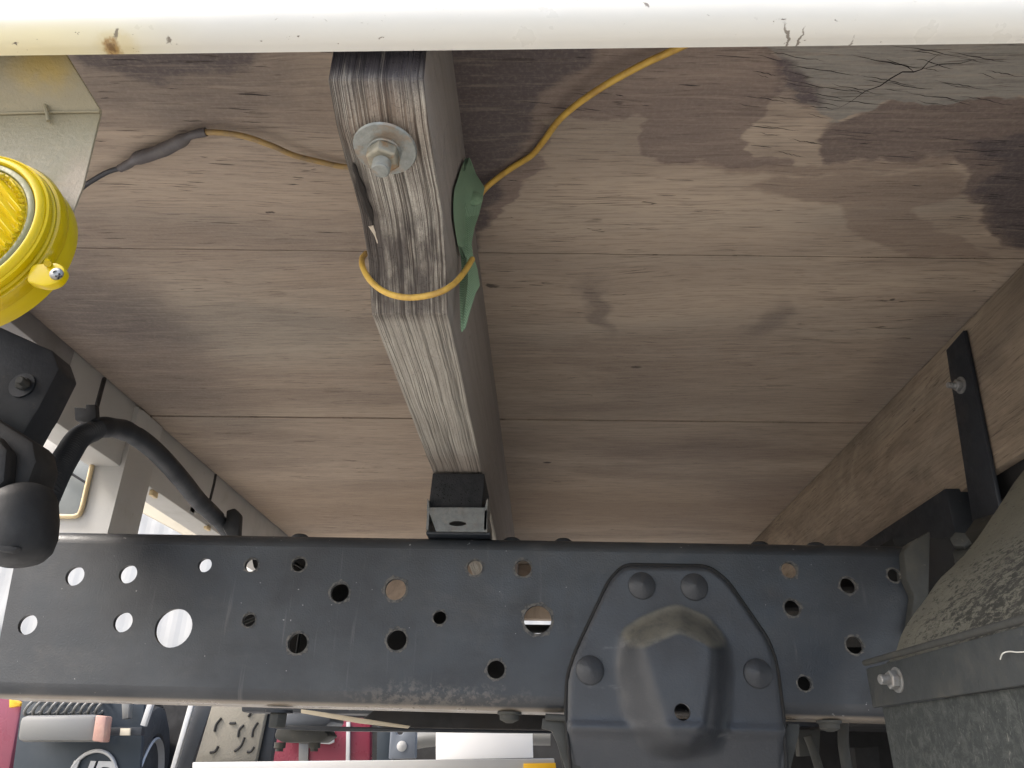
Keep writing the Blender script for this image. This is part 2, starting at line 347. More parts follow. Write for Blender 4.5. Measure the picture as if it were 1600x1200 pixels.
# ------------------------------------------------------------------ object helpers
def tag(o, label=None, cat=None, group=None, kind=None):
    if label: o['label'] = label
    if cat: o['category'] = cat
    if group: o['group'] = group
    if kind: o['kind'] = kind
    return o
def empty(name, loc, label, cat, group=None):
    o = bpy.data.objects.new(name, None); o.empty_display_size = .05; C.objects.link(o); o.location = loc
    return tag(o, label, cat, group)
def org(parent):
    v = Vector((0, 0, 0))
    while parent: v += parent.location; parent = parent.parent
    return v
def mo(name, vs, fs, mat, parent=None, smooth=30, origin=None, bev=0, seg=2):
    """one mesh object from world-space vertices"""
    o_w = Vector(origin) if origin is not None else org(parent)
    me = bpy.data.meshes.new(name); me.from_pydata([tuple(Vector(v) - o_w) for v in vs], [], fs)
    bm = bmesh.new(); bm.from_mesh(me)
    bmesh.ops.remove_doubles(bm, verts=bm.verts, dist=1e-6)
    bmesh.ops.recalc_face_normals(bm, faces=bm.faces)
    if bev:
        ed = [e for e in bm.edges if len(e.link_faces) == 2 and e.calc_face_angle() > R(25)]
        bmesh.ops.bevel(bm, geom=ed, offset=bev, segments=seg, affect='EDGES', profile=.5, clamp_overlap=True)
    bm.to_mesh(me); bm.free()
    if smooth:
        me.shade_smooth(); me.set_sharp_from_angle(angle=R(smooth))
    me.materials.append(MT[mat] if isinstance(mat, str) else mat)
    o = bpy.data.objects.new(name, me); C.objects.link(o)
    if parent: o.parent = parent
    o.location = o_w - org(parent)
    return o
def boxvf(x0, x1, y0, y1, z0, z1):
    vs = [(x, y, z) for x in (x0, x1) for y in (y0, y1) for z in (z0, z1)]
    return vs, [(0, 1, 3, 2), (4, 6, 7, 5), (0, 4, 5, 1), (2, 3, 7, 6), (0, 2, 6, 4), (1, 5, 7, 3)]
def box(name, x0, x1, y0, y1, z0, z1, mat, parent=None, bev=.0015, **k):
    vs, fs = boxvf(x0, x1, y0, y1, z0, z1); return mo(name, vs, fs, mat, parent, bev=bev, **k)
def join(parts):
    V, F = [], []
    for v, f in parts:
        n = len(V); V += list(v); F += [tuple(i + n for i in q) for q in f]
    return V, F
def extr(poly, d):
    """closed polygon (3-D points) pushed along vector d"""
    n = len(poly); poly = [Vector(p) for p in poly]; d = Vector(d)
    vs = poly + [p + d for p in poly]
    return vs, [tuple(range(n)), tuple(range(2 * n - 1, n - 1, -1))] + [(i, i + n, (i + 1) % n + n, (i + 1) % n) for i in range(n)]
def pslab(name, pts, Y, th, mat, parent=None, bev=.001, **k):
    """plate standing at distance Y, th thick, outline measured on that plane"""
    vs, fs = extr([P(x, y, Y=Y) for x, y in pts], (0, th, 0)); return mo(name, vs, fs, mat, parent, bev=bev, **k)
def smoothpts(pts, n=8):
    pts = [Vector(p) for p in pts]; out = []
    for i in range(len(pts) - 1):
        a = pts[max(i - 1, 0)]; b = pts[i]; c = pts[i + 1]; d = pts[min(i + 2, len(pts) - 1)]
        for k in range(n):
            t = k / n
            out.append(.5 * ((2 * b) + (c - a) * t + (2 * a - 5 * b + 4 * c - d) * t * t + (3 * b - a - 3 * c + d) * t ** 3))
    return out + [pts[-1]]
def tubevf(pts, r, seg=12, rf=None):
    V, F = [], []; n = len(pts); up = Vector((.13, .27, .95)).normalized(); prev = None
    for i, p in enumerate(pts):
        t = (pts[min(i + 1, n - 1)] - pts[max(i - 1, 0)]).normalized()
        u = (prev - t * prev.dot(t)).normalized() if prev else (up - t * up.dot(t)).normalized()
        prev = u; v = t.cross(u); rr = rf(i / (n - 1)) if rf else r
        for k in range(seg):
            a = 2 * math.pi * k / seg; V.append(p + (u * math.cos(a) + v * math.sin(a)) * rr)
    for i in range(n - 1):
        for k in range(seg): F.append((i * seg + k, i * seg + (k + 1) % seg, (i + 1) * seg + (k + 1) % seg, (i + 1) * seg + k))
    F += [tuple(range(seg - 1, -1, -1)), tuple(range((n - 1) * seg, n * seg))]
    return V, F
def tube(name, pts, r, mat, parent=None, n=8, seg=12, rf=None, **k):
    V, F = tubevf(smoothpts(pts, n) if n > 1 else [Vector(p) for p in pts], r, seg, rf)
    return mo(name, V, F, mat, parent, smooth=50, **k)
def frame(axis):
    a = Vector(axis).normalized(); u = a.orthogonal().normalized(); return a, u, a.cross(u)
def lathevf(prof, c, axis, seg=32, rot=0, jit=None):
    a, u, v = frame(axis); c = Vector(c); V, F = [], []
    for r, h in prof:
        for k in range(seg):
            t = 2 * math.pi * k / seg + rot; V.append(c + a * h + (u * math.cos(t) + v * math.sin(t)) * max(r, 1e-5))
    for i in range(len(prof) - 1):
        for k in range(seg): F.append((i * seg + k, i * seg + (k + 1) % seg, (i + 1) * seg + (k + 1) % seg, (i + 1) * seg + k))
    F += [tuple(range(seg)), tuple(range((len(prof) - 1) * seg, len(prof) * seg))]
    return V, F
def lathe(name, prof, c, axis, mat, parent=None, seg=32, rot=0, **k):
    V, F = lathevf(prof, c, axis, seg, rot); return mo(name, V, F, mat, parent, **k)
def pip(x, y, poly):
    ins = False; j = len(poly) - 1
    for i in range(len(poly)):
        xi, yi = poly[i]; xj, yj = poly[j]
        if (yi > y) != (yj > y) and x < (xj - xi) * (y - yi) / (yj - yi) + xi: ins = not ins
        j = i
    return ins
def pdist(x, y, poly):
    best = 9.
    for i in range(len(poly)):
        ax, ay = poly[i - 1]; bx, by = poly[i]; dx, dy = bx - ax, by - ay
        t = max(0, min(1, ((x - ax) * dx + (y - ay) * dy) / (dx * dx + dy * dy + 1e-12)))
        best = min(best, math.hypot(x - ax - t * dx, y - ay - t * dy))
    return best
def rounded(poly, r, n=5):
    out = []; m = len(poly)
    for i in range(m):
        a = Vector(poly[i - 1]); b = Vector(poly[i]); c = Vector(poly[(i + 1) % m])
        ra = min(r, (a - b).length * .45, (c - b).length * .45); p = b + (a - b).normalized() * ra; q = b + (c - b).normalized() * ra
        for k in range(n + 1):
            t = k / n; out.append(tuple((1 - t) ** 2 * p + 2 * t * (1 - t) * b + t * t * q))
    return out
def sheetvf(outline, holes, spacing, h, th, to3):
    """pressed sheet: outline with holes, height h(u,v) towards the viewer, th thick"""
    pts = []; edges = []; 
    for lp in [outline] + holes:
        n0 = len(pts); pts += [Vector(p) for p in lp]; edges += [(n0 + i, n0 + (i + 1) % len(lp)) for i in range(len(lp))]
    if spacing:
        us = [p[0] for p in outline]; vs = [p[1] for p in outline]
        u = min(us)
        while u < max(us):
            v = min(vs)
            while v < max(vs):
                if pip(u, v, outline) and pdist(u, v, outline) > spacing * .5 and all(not pip(u, v, q) and pdist(u, v, q) > spacing * .5 for q in holes): pts.append(Vector((u, v)))
                v += spacing
            u += spacing
    vo, eo, fo, _, _, _ = delaunay_2d_cdt(pts, edges, [], 0, 1e-7)
    tri = []
    for f in fo:
        cx = sum(vo[i].x for i in f) / len(f); cy = sum(vo[i].y for i in f) / len(f)
        if pip(cx, cy, outline) and not any(pip(cx, cy, q) for q in holes): tri.append(tuple(f))
    n = len(vo)
    V = [to3(p.x, p.y, h(p.x, p.y) if h else 0) for p in vo] + [to3(p.x, p.y, (h(p.x, p.y) if h else 0) - th) for p in vo]
    F = [t for t in tri] + [tuple(i + n for i in reversed(t)) for t in tri]
    cnt = {}
    for t in tri:
        for i in range(3):
            e = (t[i], t[(i + 1) % 3]); cnt[e] = 1
    for (a_, b_) in list(cnt):
        if (b_, a_) not in cnt: F.append((a_, b_, b_ + n, a_ + n))
    return V, F
def circ(x, z, r, n=28, j=0):
    return [(x + r * (1 + random.uniform(-j, j)) * math.cos(2 * math.pi * k / n), z + r * (1 + random.uniform(-j, j)) * math.sin(2 * math.pi * k / n)) for k in range(n)]
def hexpoly(name, c, axis, r, h, mat, parent, rot=0, **k):
    return lathe(name, [(r * .90, 0), (r, r * .06), (r, h - r * .1), (r * .88, h)], c, axis, mat, parent, seg=6, rot=rot, bev=r * .04, **k)
def dup(o, loc, parent):
    c = o.copy(); C.objects.link(c); c.parent = parent; c.location = Vector(loc) - org(parent); return c

# ------------------------------------------------------------------ the setting
mo('ground', [(-60, -60, 0), (60, -60, 0), (60, 90, 0), (-60, 90, 0)], [(0, 1, 2, 3)], 'ground')['kind'] = 'structure'

# ================================================================== THE TRUCK
truck = empty('flatbed_truck', (0, 0, 0), 'flatbed truck seen from below, weathered plywood deck above a black perforated chassis rail', 'truck')
ZC = CH + .583
XL, XR = -.773, .612

# ---- deck: backing sheet and four boards with open joints
deck = box('deck', XL - .05, XR + .45, .40, 2.78, ZC + .014, ZC + .03, 'ply', truck, bev=0)
tag(deck, 'weathered plywood deck boards, water stained at the right')
XLb = XL + .003
joints = [(.385, .385), (.796, .836), (1.350, 1.372), (2.13, 2.16), (2.76, 2.76)]
for i in range(4):
    (a0, a1), (b0, b1) = joints[i], joints[i + 1]; g = .0017
    xs = [XLb + (XR + .42 - XLb) * k / 24 for k in range(25)]
    slope0 = (a1 - a0) / (XR - XL); slope1 = (b1 - b0) / (XR - XL)
    jit = lambda s: random.uniform(-.0006, .0006)
    near = [(x, a0 + slope0 * (x - XL) + g + jit(0)) for x in xs]; far = [(x, b0 + slope1 * (x - XL) - g + jit(0)) for x in xs]
    dz = [0, .0012, -.0006, .0008][i]
    vs, fs = extr([(x, y, ZC + dz) for x, y in near] + [(x, y, ZC + dz) for x, y in reversed(far)], (0, 0, .0135 - dz))
    if i: mo('deck_board', vs, fs, 'ply', deck, smooth=0); continue
    import numpy as np
    NX, NY = 540, 124
    gx = np.linspace(XLb, XR + .42, NX + 1)[:, None] + np.zeros((1, NY + 1))
    tt = np.linspace(0, 1, NY + 1)[None, :]; y0_ = a0 + slope0 * (gx - XL) + g; y1_ = b0 + slope1 * (gx - XL) - g + .0004 * np.sin(gx * 71) * np.sin(gx * 23)
    gy = y0_ + (y1_ - y0_) * tt
    pts_ = np.stack([gx, gy], -1).reshape(-1, 2)
    wx = .004 * np.sin(pts_[:, 1] * 90 + 2 * np.sin(pts_[:, 0] * 40)) + .0018 * np.sin(pts_[:, 1] * 310 + pts_[:, 0] * 60); wy = .003 * np.sin(pts_[:, 0] * 75 + 1.3) + .0012 * np.sin(pts_[:, 0] * 260 + 2)
    wp = pts_ + np.stack([wx, wy], -1)
    def sdist(poly, closed=True):
        q = np.array([(lambda v: (v.x, v.y))(P(x, y, Z=ZC)) for x, y in poly]); n_ = len(q); d = np.full(len(wp), 9.); ins = np.zeros(len(wp), bool)
        for k in range(n_ if closed else n_ - 1):
            A, B = q[k], q[(k + 1) % n_]; D = B - A
            t = np.clip(((wp - A) @ D) / (D @ D + 1e-12), 0, 1); d = np.minimum(d, np.linalg.norm(wp - A - t[:, None] * D, axis=1))
            cr = ((A[1] > wp[:, 1]) != (B[1] > wp[:, 1])) & (wp[:, 0] < (B[0] - A[0]) * (wp[:, 1] - A[1]) / (B[1] - A[1] + 1e-12) + A[0]); ins ^= cr
        return np.where(ins, d, -d) if closed else d
    W = .012; fill = lambda poly: np.clip(.5 + sdist(poly) / (2 * W), 0, 1)
    def line_(poly, w_): return np.clip(.5 + (w_ - sdist(poly, False)) / (2 * W), 0, 1)
    A_ = fill([(690, 40), (1190, 40), (1215, 90), (1225, 135), (1200, 172), (1160, 200), (1180, 242), (1245, 253), (1240, 263), (1120, 258), (1000, 246), (992, 228), (1004, 206), (1016, 188), (995, 182), (975, 190), (930, 186), (878, 180), (850, 190), (858, 225), (840, 245), (862, 262), (815, 285), (790, 330), (745, 360), (700, 300)])
    B_ = fill([(1275, 235), (1285, 200), (1350, 176), (1400, 158), (1700, 145), (1700, 420), (1575, 386), (1530, 335), (1505, 290), (1520, 262), (1490, 248), (1380, 250), (1300, 256)])
    F_ = fill([(1180, 30), (1215, 90), (1225, 135), (1260, 170), (1310, 188), (1350, 175), (1400, 160), (1480, 162), (1600, 148), (1720, 130), (1720, 30)])
    G_ = np.maximum(line_([(1190, 62), (1222, 105), (1230, 140), (1300, 187), (1340, 181), (1400, 160), (1470, 163), (1600, 150)], -.006), fill([(1195, 75), (1235, 85), (1262, 130), (1285, 172), (1250, 170), (1215, 135)]) * .9)
    E_ = np.maximum(fill([(1160, 290), (1210, 280), (1500, 262), (1510, 300), (1420, 330), (1540, 395), (1560, 405), (1430, 402), (1380, 385), (1330, 355), (1310, 325), (1260, 310), (1200, 305)]), fill([(1010, 246), (1110, 254), (1250, 258), (1500, 245), (1480, 262), (1300, 272), (1180, 272), (1090, 262)]))
    D_ = fill([(1500, 220), (1720, 190), (1720, 430), (1590, 392), (1545, 345), (1520, 300), (1560, 260)])
    L_ = np.maximum(fill([(690, 40), (960, 40), (900, 110), (840, 150), (830, 210), (790, 250), (780, 300), (740, 400), (690, 300)]), fill([(100, 60), (300, 60), (420, 80), (330, 120), (230, 130), (130, 110)]) * .9)
    V_ = [(x, y, ZC + dz) for (x, y) in pts_]; F2 = []
    for ii in range(NX):
        for jj in range(NY): k0 = ii * (NY + 1) + jj; F2.append((k0, k0 + 1, k0 + NY + 2, k0 + NY + 1))
    me = bpy.data.meshes.new('deck_board'); nb_ = len(V_)
    ring_ = [ii * (NY + 1) for ii in range(NX + 1)] + [NX * (NY + 1) + jj for jj in range(1, NY + 1)] + [ii * (NY + 1) + NY for ii in range(NX - 1, -1, -1)] + [jj for jj in range(NY - 1, 0, -1)]
    V_ += [(V_[k0][0], V_[k0][1], ZC + .0135) for k0 in ring_]; m_ = len(ring_)
    F2 += [(ring_[k0], nb_ + k0, nb_ + (k0 + 1) % m_, ring_[(k0 + 1) % m_]) for k0 in range(m_)] + [tuple(range(nb_, nb_ + m_))]
    me.from_pydata(V_, [], F2)
    for nm, ch in (('stain', (A_, F_, G_)), ('stain_more', (E_, B_, np.maximum(L_, D_ * .8)))):
        at = me.attributes.new(nm, 'FLOAT_COLOR', 'POINT'); col = np.zeros((len(V_), 4), np.float32); col[:, 3] = 1
        for k0 in range(3): col[:nb_, k0] = ch[k0]
        at.data.foreach_set('color', col.ravel())
    me.materials.append(MT['ply']); ob = bpy.data.objects.new('deck_board', me); C.objects.link(ob); ob.parent = deck
    tag(ob, 'nearest deck board, water stained purple brown with a grey checked patch')
# open checks along the grain: thin sunken slivers, too many to count
ck = []
def sliver(pts, w_, zo=.0003):
    q = [P(x, y, Z=ZC) for x, y in pts]; n_ = len(q); Vv = []
    for k, p in enumerate(q):
        ww = w_ * math.sin(math.pi * (k + .35) / (n_ - .3)) * random.uniform(.6, 1.2); t = (q[min(k + 1, n_ - 1)] - q[max(k - 1, 0)]).normalized(); s_ = Vector((-t.y, t.x, 0))
        Vv += [p + s_ * ww + Vector((0, 0, -zo)), p - s_ * ww + Vector((0, 0, -zo))]
    ck.append((Vv, [(2 * k, 2 * k + 1, 2 * k + 3, 2 * k + 2) for k in range(n_ - 1)]))
def walk(x, y, L, slope, w_, n_=9, jj=1.2):
    pts = []; yy = y
    for k in range(n_): pts.append((x + L * k / (n_ - 1), yy)); yy += slope * L / (n_ - 1) + random.uniform(-jj, jj)
    sliver(pts, w_)
rs = random.Random(3)
for x, y, L in [(1200, 78, 90), (1225, 100, 110), (1215, 122, 130), (1240, 140, 90), (1270, 150, 120), (1330, 85, 120), (1390, 70, 130), (1340, 118, 90), (1430, 92, 60), (1380, 128, 80), (1460, 125, 90), (1480, 80, 100),
                (1540, 110, 60), (1300, 130, 70), (1420, 145, 100), (1250, 165, 60), (1160, 150, 70), (1190, 195, 60), (1230, 215, 60), (1500, 150, 80), (1210, 235, 40), (1175, 110, 40)]:
    walk(x + rs.uniform(-30, 30), y + rs.uniform(4, 12), L * .5, .2, .0003, 9, 1.2); walk(x, y, L, .17, .00042, 13, 1.5)
sliver([(1470, 82), (1452, 95), (1440, 108), (1428, 112), (1410, 112), (1392, 122), (1375, 134), (1352, 142), (1330, 158), (1308, 170)], .0008)
sliver([(1428, 112), (1418, 104), (1400, 98), (1385, 92)], .0005); sliver([(1440, 108), (1470, 100), (1500, 99), (1530, 90)], .0005)
for k in range(150):
    reg = rs.choice([(1480, 1600, 200, 380, .06), (1480, 1600, 200, 380, .06), (1240, 1500, 190, 260, .08), (800, 1200, 80, 250, .08), (110, 500, 80, 380, .03), (110, 500, 80, 380, .03), (760, 1500, 270, 400, .02), (760, 1400, 410, 640, .01), (130, 600, 400, 640, .01), (450, 640, 650, 820, .0)])
    x = rs.uniform(reg[0], reg[1]); y = rs.uniform(reg[2], reg[3]); walk(x, y, rs.uniform(12, 60) * (1 if y < 400 else .7), reg[4], rs.uniform(.00025, .0006), 6, .5)
V, F = join(ck)
tag(mo('grain_checks', V, F, Mat('deep_check', (.03, .024, .024), .95).mt, deck, smooth=0), kind='stuff')

# ---- near side rail: white folded steel
prof = [(.360, 1.20), (.360, .962)]
for k in range(9):
    t = k / 8 * math.pi / 2; prof.append((.360 + .016 * (1 - math.cos(t)), .962 - .021 * math.sin(t)))
prof += [(.3775, .9405), (.3775, .9425), (.3765, .943)] + [(.3765 - .0001, .962), (.374, .965), (.374, 1.20)]
vs, fs = extr([(-1.2, y, z) for y, z in prof], (2.4, 0, 0))
vs = [Vector((v[0], v[1], v[2] - .0062 * (v[0] + .022))) for v in vs]
tag(mo('side_rail', vs, fs, 'white_rail', truck, smooth=40), 'cream white folded steel edge rail with chips and one rust stain')

# ---- cross bearer: sawn timber with a curved, undercut end
bx0, bx1 = -.153, -.085
low = [(.390, .928), (.392, .9265), (.42, .915), (.45, .910), (.48, .907), (.51, .903), (.535, .893), (.552, .884), (.568, .866), (.581, .850)]
low = [(p.x, p.y) for p in [Vector((a, b, 0)) for a, b in low]]
cross = [(y, z + .004 * math.sin((y - .4) * 30) * 0) for y, z in low] + [(y, .850 - .00 * (y - .58)) for y in (.65, .72, .79, .86, .93, 1.0, 1.1, 1.4, 2.0, 2.76)]
top = [(y, ZC - .0004) for y, z in reversed(cross)]
nx = 14; V, F = [], []
for i in range(nx + 1):
    x = bx0 + (bx1 - bx0) * i / nx
    for (y, z) in cross: V.append((x + random.uniform(-1, 1) * .0004, y, z + random.uniform(-1, 1) * .0003))
    for (y, z) in top: V.append((x, max(y, .3905), z))
m = len(cross) * 2
for i in range(nx):
    for k in range(m): F.append((i * m + k, i * m + (k + 1) % m, (i + 1) * m + (k + 1) % m, (i + 1) * m + k))
F += [tuple(range(m)), tuple(range(nx * m, nx * m + m))]
bearer = mo('cross_bearer', V, F, 'bearer', truck, smooth=22)
bm = bmesh.new(); bm.from_mesh(bearer.data)
ed = [e for e in bm.edges if len(e.link_faces) == 2 and e.calc_face_angle() > R(50)]
bmesh.ops.bevel(bm, geom=ed, offset=.0009, segments=2, affect='EDGES'); bm.to_mesh(bearer.data); bm.free()
tag(bearer, 'grey weathered timber bearer with deep grain and bolted curved end')
# split running into the left arris
sp = [P(552, 255, Z=.9085), P(560, 280, Z=.9072), P(571, 312, Z=.905), P(582, 345, Z=.902), P(590, 385, Z=.893)]
V, F = tubevf(smoothpts(sp, 5), .002, 6, lambda t: .0005 + (.0026 + .0009 * math.sin(t * 23)) * math.sin(math.pi * min(1, t * 1.02)) ** .7)
mo('split', [Vector((v.x, v.y, (v.z - .0))) for v in V], F, Mat('dark_split', (.02, .016, .013), .95).mt, bearer)
sl = [P(580, 352, Z=.900), P(586, 366, Z=.897), P(590, 380, Z=.893)]
V, F = tubevf(smoothpts(sl, 4), .002, 6, lambda t: .0022 * (1 - t) + .0004); mo('splinter', V, F, Mat('raw_splinter', (.5, .43, .34), .9).mt, bearer)
# bolt through the end
bc = P(602, 231, Z=.9085); ax = Vector((-.03, -.13, -1)).normalized()
lathe('washer', [(.0075, 0), (.0232, 0), (.0240, .0008), (.0232, .0026), (.0075, .003)], bc, ax, 'galv', bearer, seg=40, smooth=35)
lathe('washer', [(.006, 0), (.0125, 0), (.0125, .0018), (.0118, .0024), (.006, .0026)], bc + ax * .003, ax, 'galv', bearer, seg=32, smooth=35, rot=.4)
hexpoly('nut', bc + ax * .0055, ax, .0128, .0105, galv('rusty_zinc_nut', (.27, .25, .20), .85), bearer, rot=.35)
pr = [(.0066, 0)]
for k in range(7): pr += [(.0070, .0008 + k * .0013), (.0062, .0014 + k * .0013)]
pr += [(.0066, .0102), (.0058, .011)]
lathe('bolt_stud', pr, bc + ax * .0148, ax, 'galv', bearer, seg=28, smooth=0)

# ---- rubber pad and galvanised shoe under the bearer, on the chassis rail
def four(a, Y): return [P(x, y, Y=Y) for x, y in a]
f0 = four([(676, 739), (757, 740), (753, 796), (669, 796)], .995)
vs, fs = extr(f0, (0, .10, 0)); pad = mo('rubber_pad', vs, fs, 'foam', truck, bev=.0015)
# pores in the face of the sponge rubber: small pits, too many to count
pv = []
for cx in (694, 733):
    for k in range(46):
        x = random.gauss(cx, 9); y = random.gauss(768, 11)
        if 680 < x < 750 and 748 < y < 788:
            q = P(x, y, Y=.9948); pv.append(lathevf([(.00085 * random.uniform(.5, 1.3), 0), (.0003, .0002)], q, (0, -1, 0), 6))
V, F = join(pv); tag(mo('pores', V, F, Mat('pit_black', (.004, .004, .004), 1).mt, pad, smooth=0), kind='stuff')
f1 = four([(668, 793), (761, 793), (761, 835), (681, 835)], .985)
f1[2].z = f1[3].z = .7625
shoe_pts = [(p.x, p.z) for p in f1]
hc = P(715, 818, Y=.985)
V, F = sheetvf([shoe_pts[0], shoe_pts[1], shoe_pts[2], shoe_pts[3]], [[(hc.x + .0115 * math.cos(t * math.pi / 10), hc.z + .0035 * math.sin(t * math.pi / 10)) for t in range(20)]], 0, None, .004, lambda u, v, h: Vector((u, .985 - h, v)))
side1 = extr([f1[0], f1[0] + Vector((.003, 0, 0)), f1[0] + Vector((.003, .12, 0)), f1[0] + Vector((0, .12, 0))], (0, 0, -.03))
side2 = extr([f1[1], f1[1] - Vector((.003, 0, 0)), f1[1] + Vector((-.003, .12, 0)), f1[1] + Vector((0, .12, 0))], (0, 0, -.03))
earl = extr([f1[0] + Vector((-.0006, -.001, -.004)), f1[0] + Vector((.003, -.001, -.004)), f1[0] + Vector((.001, -.001, .010)), f1[0] + Vector((-.001, -.001, .012))], (0, .05, 0))
earr = extr([f1[1] + Vector((.0006, -.001, -.004)), f1[1] + Vector((-.003, -.001, -.004)), f1[1] + Vector((-.001, -.001, .010)), f1[1] + Vector((.001, -.001, .012))], (0, .05, 0))
V, F = join([(V, F), side1, side2, earl, earr]); mo('steel_shoe', V, F, 'galv_grey' if 'galv_grey' in MT else galv('dull_galvanised_sheet', (.16, .165, .165), .1), truck, smooth=30)
box('steel_shoe_base', -.155, -.07, .99, 1.06, .7600, .7640, 'flat_black', truck)

# ---- near chassis rail
ZB, ZT, SL = CH + .0480, CH + .2595, -.0065
def railz(v):
    v = Vector(v); v.z += SL * v.x
    if v.x < -.6855: v.x -= .11 * (v.z - ZB)
    return v
rr = .018; t_ = .006; Xa, Xb = -.686, .475
holes_px = [(117, 900, 15), (200, 897, 14.5), (320, 883, 11), (393, 883, 10.5), (467, 882, 11), (531, 926, 14.5), (618, 921, 16.5), (742, 887, 12), (817, 888, 13),
            (1233, 891, 12), (1325, 915, 12), (1397, 899, 10), (1238, 950, 12), (43, 976, 15), (192, 972, 15), (271, 981, 29), (389, 969, 10), (465, 1005, 15),
            (620, 1000, 15), (687, 965, 10), (840, 968, 21), (775, 1046, 13), (1335, 1008, 12.5), (1257, 1068, 10)]
hl = []
for x, y, r in holes_px:
    q = P(x, y, Y=1.0); hl.append((q.x, q.z - SL * q.x, r * .00083))
web = sheetvf([(Xa, ZB + rr), (Xb, ZB + rr), (Xb, ZT - rr), (Xa, ZT - rr)], [circ(x, z, r) for x, z, r in hl], 0, None, t_, lambda u, v, h: Vector((u, 1.0 - h, v)))
def lsec(z0, s):
    o = [(1.075, z0), (1 + rr, z0)] + [(1 + rr - rr * math.sin(k / 8 * math.pi / 2), z0 - s * rr * (1 - math.cos(k / 8 * math.pi / 2)) * 1.0) for k in range(1, 9)]
    i = [(1 + t_, z0 - s * rr), (1 + t_ + .002, z0 - s * (t_ + .002)), (1 + rr, z0 - s * t_), (1.075, z0 - s * t_)]
    poly = o + i
    segs = 30; V, F = [], []; n = len(poly)
    for k in range(segs + 1):
        x = Xa + (Xb - Xa) * k / segs
        V += [Vector((x, y, z)) for y, z in poly]
    for k in range(segs):
        for j in range(n): F.append((k * n + j, k * n + (j + 1) % n, (k + 1) * n + (j + 1) % n, (k + 1) * n + j))
    F += [tuple(range(n)), tuple(range(segs * n, segs * n + n))]
    return V, F
V, F = join([web, lsec(ZT, 1), lsec(ZB, -1)])
rail = mo('chassis_rail', [railz(v) for v in V], F, 'black', truck, smooth=35)
tag(rail, 'black painted channel rail punched with round holes of several sizes')
# raised dusty burr round most holes
ring = []
for (x, z, r) in hl:
    if x < -.42: continue
    n = 28; ro = [r * random.uniform(1.14, 1.30) for _ in range(n)]
    for k in random.sample(range(n), 3): ro[k] *= 1.14
    V, F = [], []
    for k in range(n):
        a = 2 * math.pi * k / n; ca, sa = math.cos(a), math.sin(a)
        V += [railz((x + r * .99 * ca, .9992, z + r * .99 * sa)), railz((x + ro[k] * ca, .99965, z + ro[k] * sa)), railz((x + r * .99 * ca, 1.003, z + r * .99 * sa))]
    for k in range(n):
        j = (k + 1) % n; F += [(3 * k, 3 * k + 1, 3 * j + 1, 3 * j), (3 * k, 3 * j, 3 * j + 2, 3 * k + 2)]
    ring.append((V, F))
V, F = join(ring)
rm = Mat('burr_dust', (.07, .068, .062), .8); rm.base(rm.mix(rm.mr(rm.noise(160, 4, .7), .35, .65), (.036, .038, .040), (.115, .108, .095)))
tag(mo('hole_burrs', V, F, rm.mt, rail, smooth=40), 'thin dusty rings round the punched holes', kind='stuff')
# rivet heads on the top flange, peeping over the edge
rv = None
for x in (470, 800, 880, 1185, 1272):
    q = P(x, 836 + (x - 470) * .012, Y=1.03); c = (q.x, 1.03, ZT + SL * q.x)
    if rv is None: rv = lathe('top_rivet', [(.0125, 0), (.012, .003), (.008, .006), (.002, .0072)], c, (0, 0, 1), 'flat_black', rail, seg=20, origin=c)
    else: dup(rv, c, rail)
# hex bolt heads under the bottom flange
hb = None
for x, y in ((796, 1118), (1296, 1134)):
    q = P(x, y, Y=1.022); c = (q.x, 1.022, ZB + SL * q.x)
    if hb is None: hb = lathe('flange_bolt', [(.0150, 0), (.0150, -.003), (.0125, -.0032), (.0118, -.009), (.004, -.0125)], c, (0, 0, 1), 'dusty_steel', rail, seg=14, origin=c)
    else: dup(hb, c, rail)

# ---- pressed gusset riveted to the web
GY = .994
gp = [(975, 881), (1107, 883), (1137, 905), (1203, 1000), (1216, 1040), (1226, 1120), (1232, 1215), (1238, 1300), (905, 1300), (893, 1215), (884, 1120), (886, 1055), (900, 1015), (952, 905)]
def uv(x, y):
    q = P(x, y, Y=GY); return (q.x, q.z)
outl = rounded([uv(*p) for p in gp], .014)
po = rounded([uv(*p) for p in [(1000, 962), (1058, 940), (1112, 962), (1143, 1005), (1147, 1050), (1143, 1130), (1128, 1180), (1060, 1192), (1005, 1182), (965, 1110), (957, 1040), (965, 985)]], .012)
pi_ = rounded([uv(*p) for p in [(1004, 1020), (1052, 998), (1100, 1020), (1098, 1060), (1088, 1130), (1070, 1158), (1046, 1154), (1030, 1100), (1014, 1050)]], .004)
hole = [circ(*uv(1058, 1115), .0092, 24)]
zcrease = uv(900, 1137)[1]
def gh(u, v):
    h = 0
    if pip(u, v, po):
        d = pdist(u, v, po)
        if pip(u, v, pi_): h = .038
        else:
            e = pdist(u, v, pi_); s = d / (d + e + 1e-9); s = s * s * (3 - 2 * s); h = .038 * s
    d = pdist(u, v, outl)
    if d < .006: h -= .0042 * (1 - d / .006) ** 2
    if v < zcrease: h -= (zcrease - v) * .25 - .0
    h -= .004 * math.exp(-((v - zcrease) / .006) ** 2) * -1
    return h
V, F = sheetvf(outl, hole, .0042, gh, .005, lambda u, v, h: Vector((u, GY - h, v)))
gus = mo('gusset_plate', V, F, 'gusset', truck, smooth=60)
tag(gus, 'pressed steel gusset plate with domed centre and four rivets')
tube('shadow_line', [Vector((u, GY + .004, v)) for u, v in outl + outl[:1] if v > uv(900, 1112)[1] or True],   .0022, 'void', gus, n=1, seg=8)  # black tube round the plate edge stands in for its shadow line
rv = None
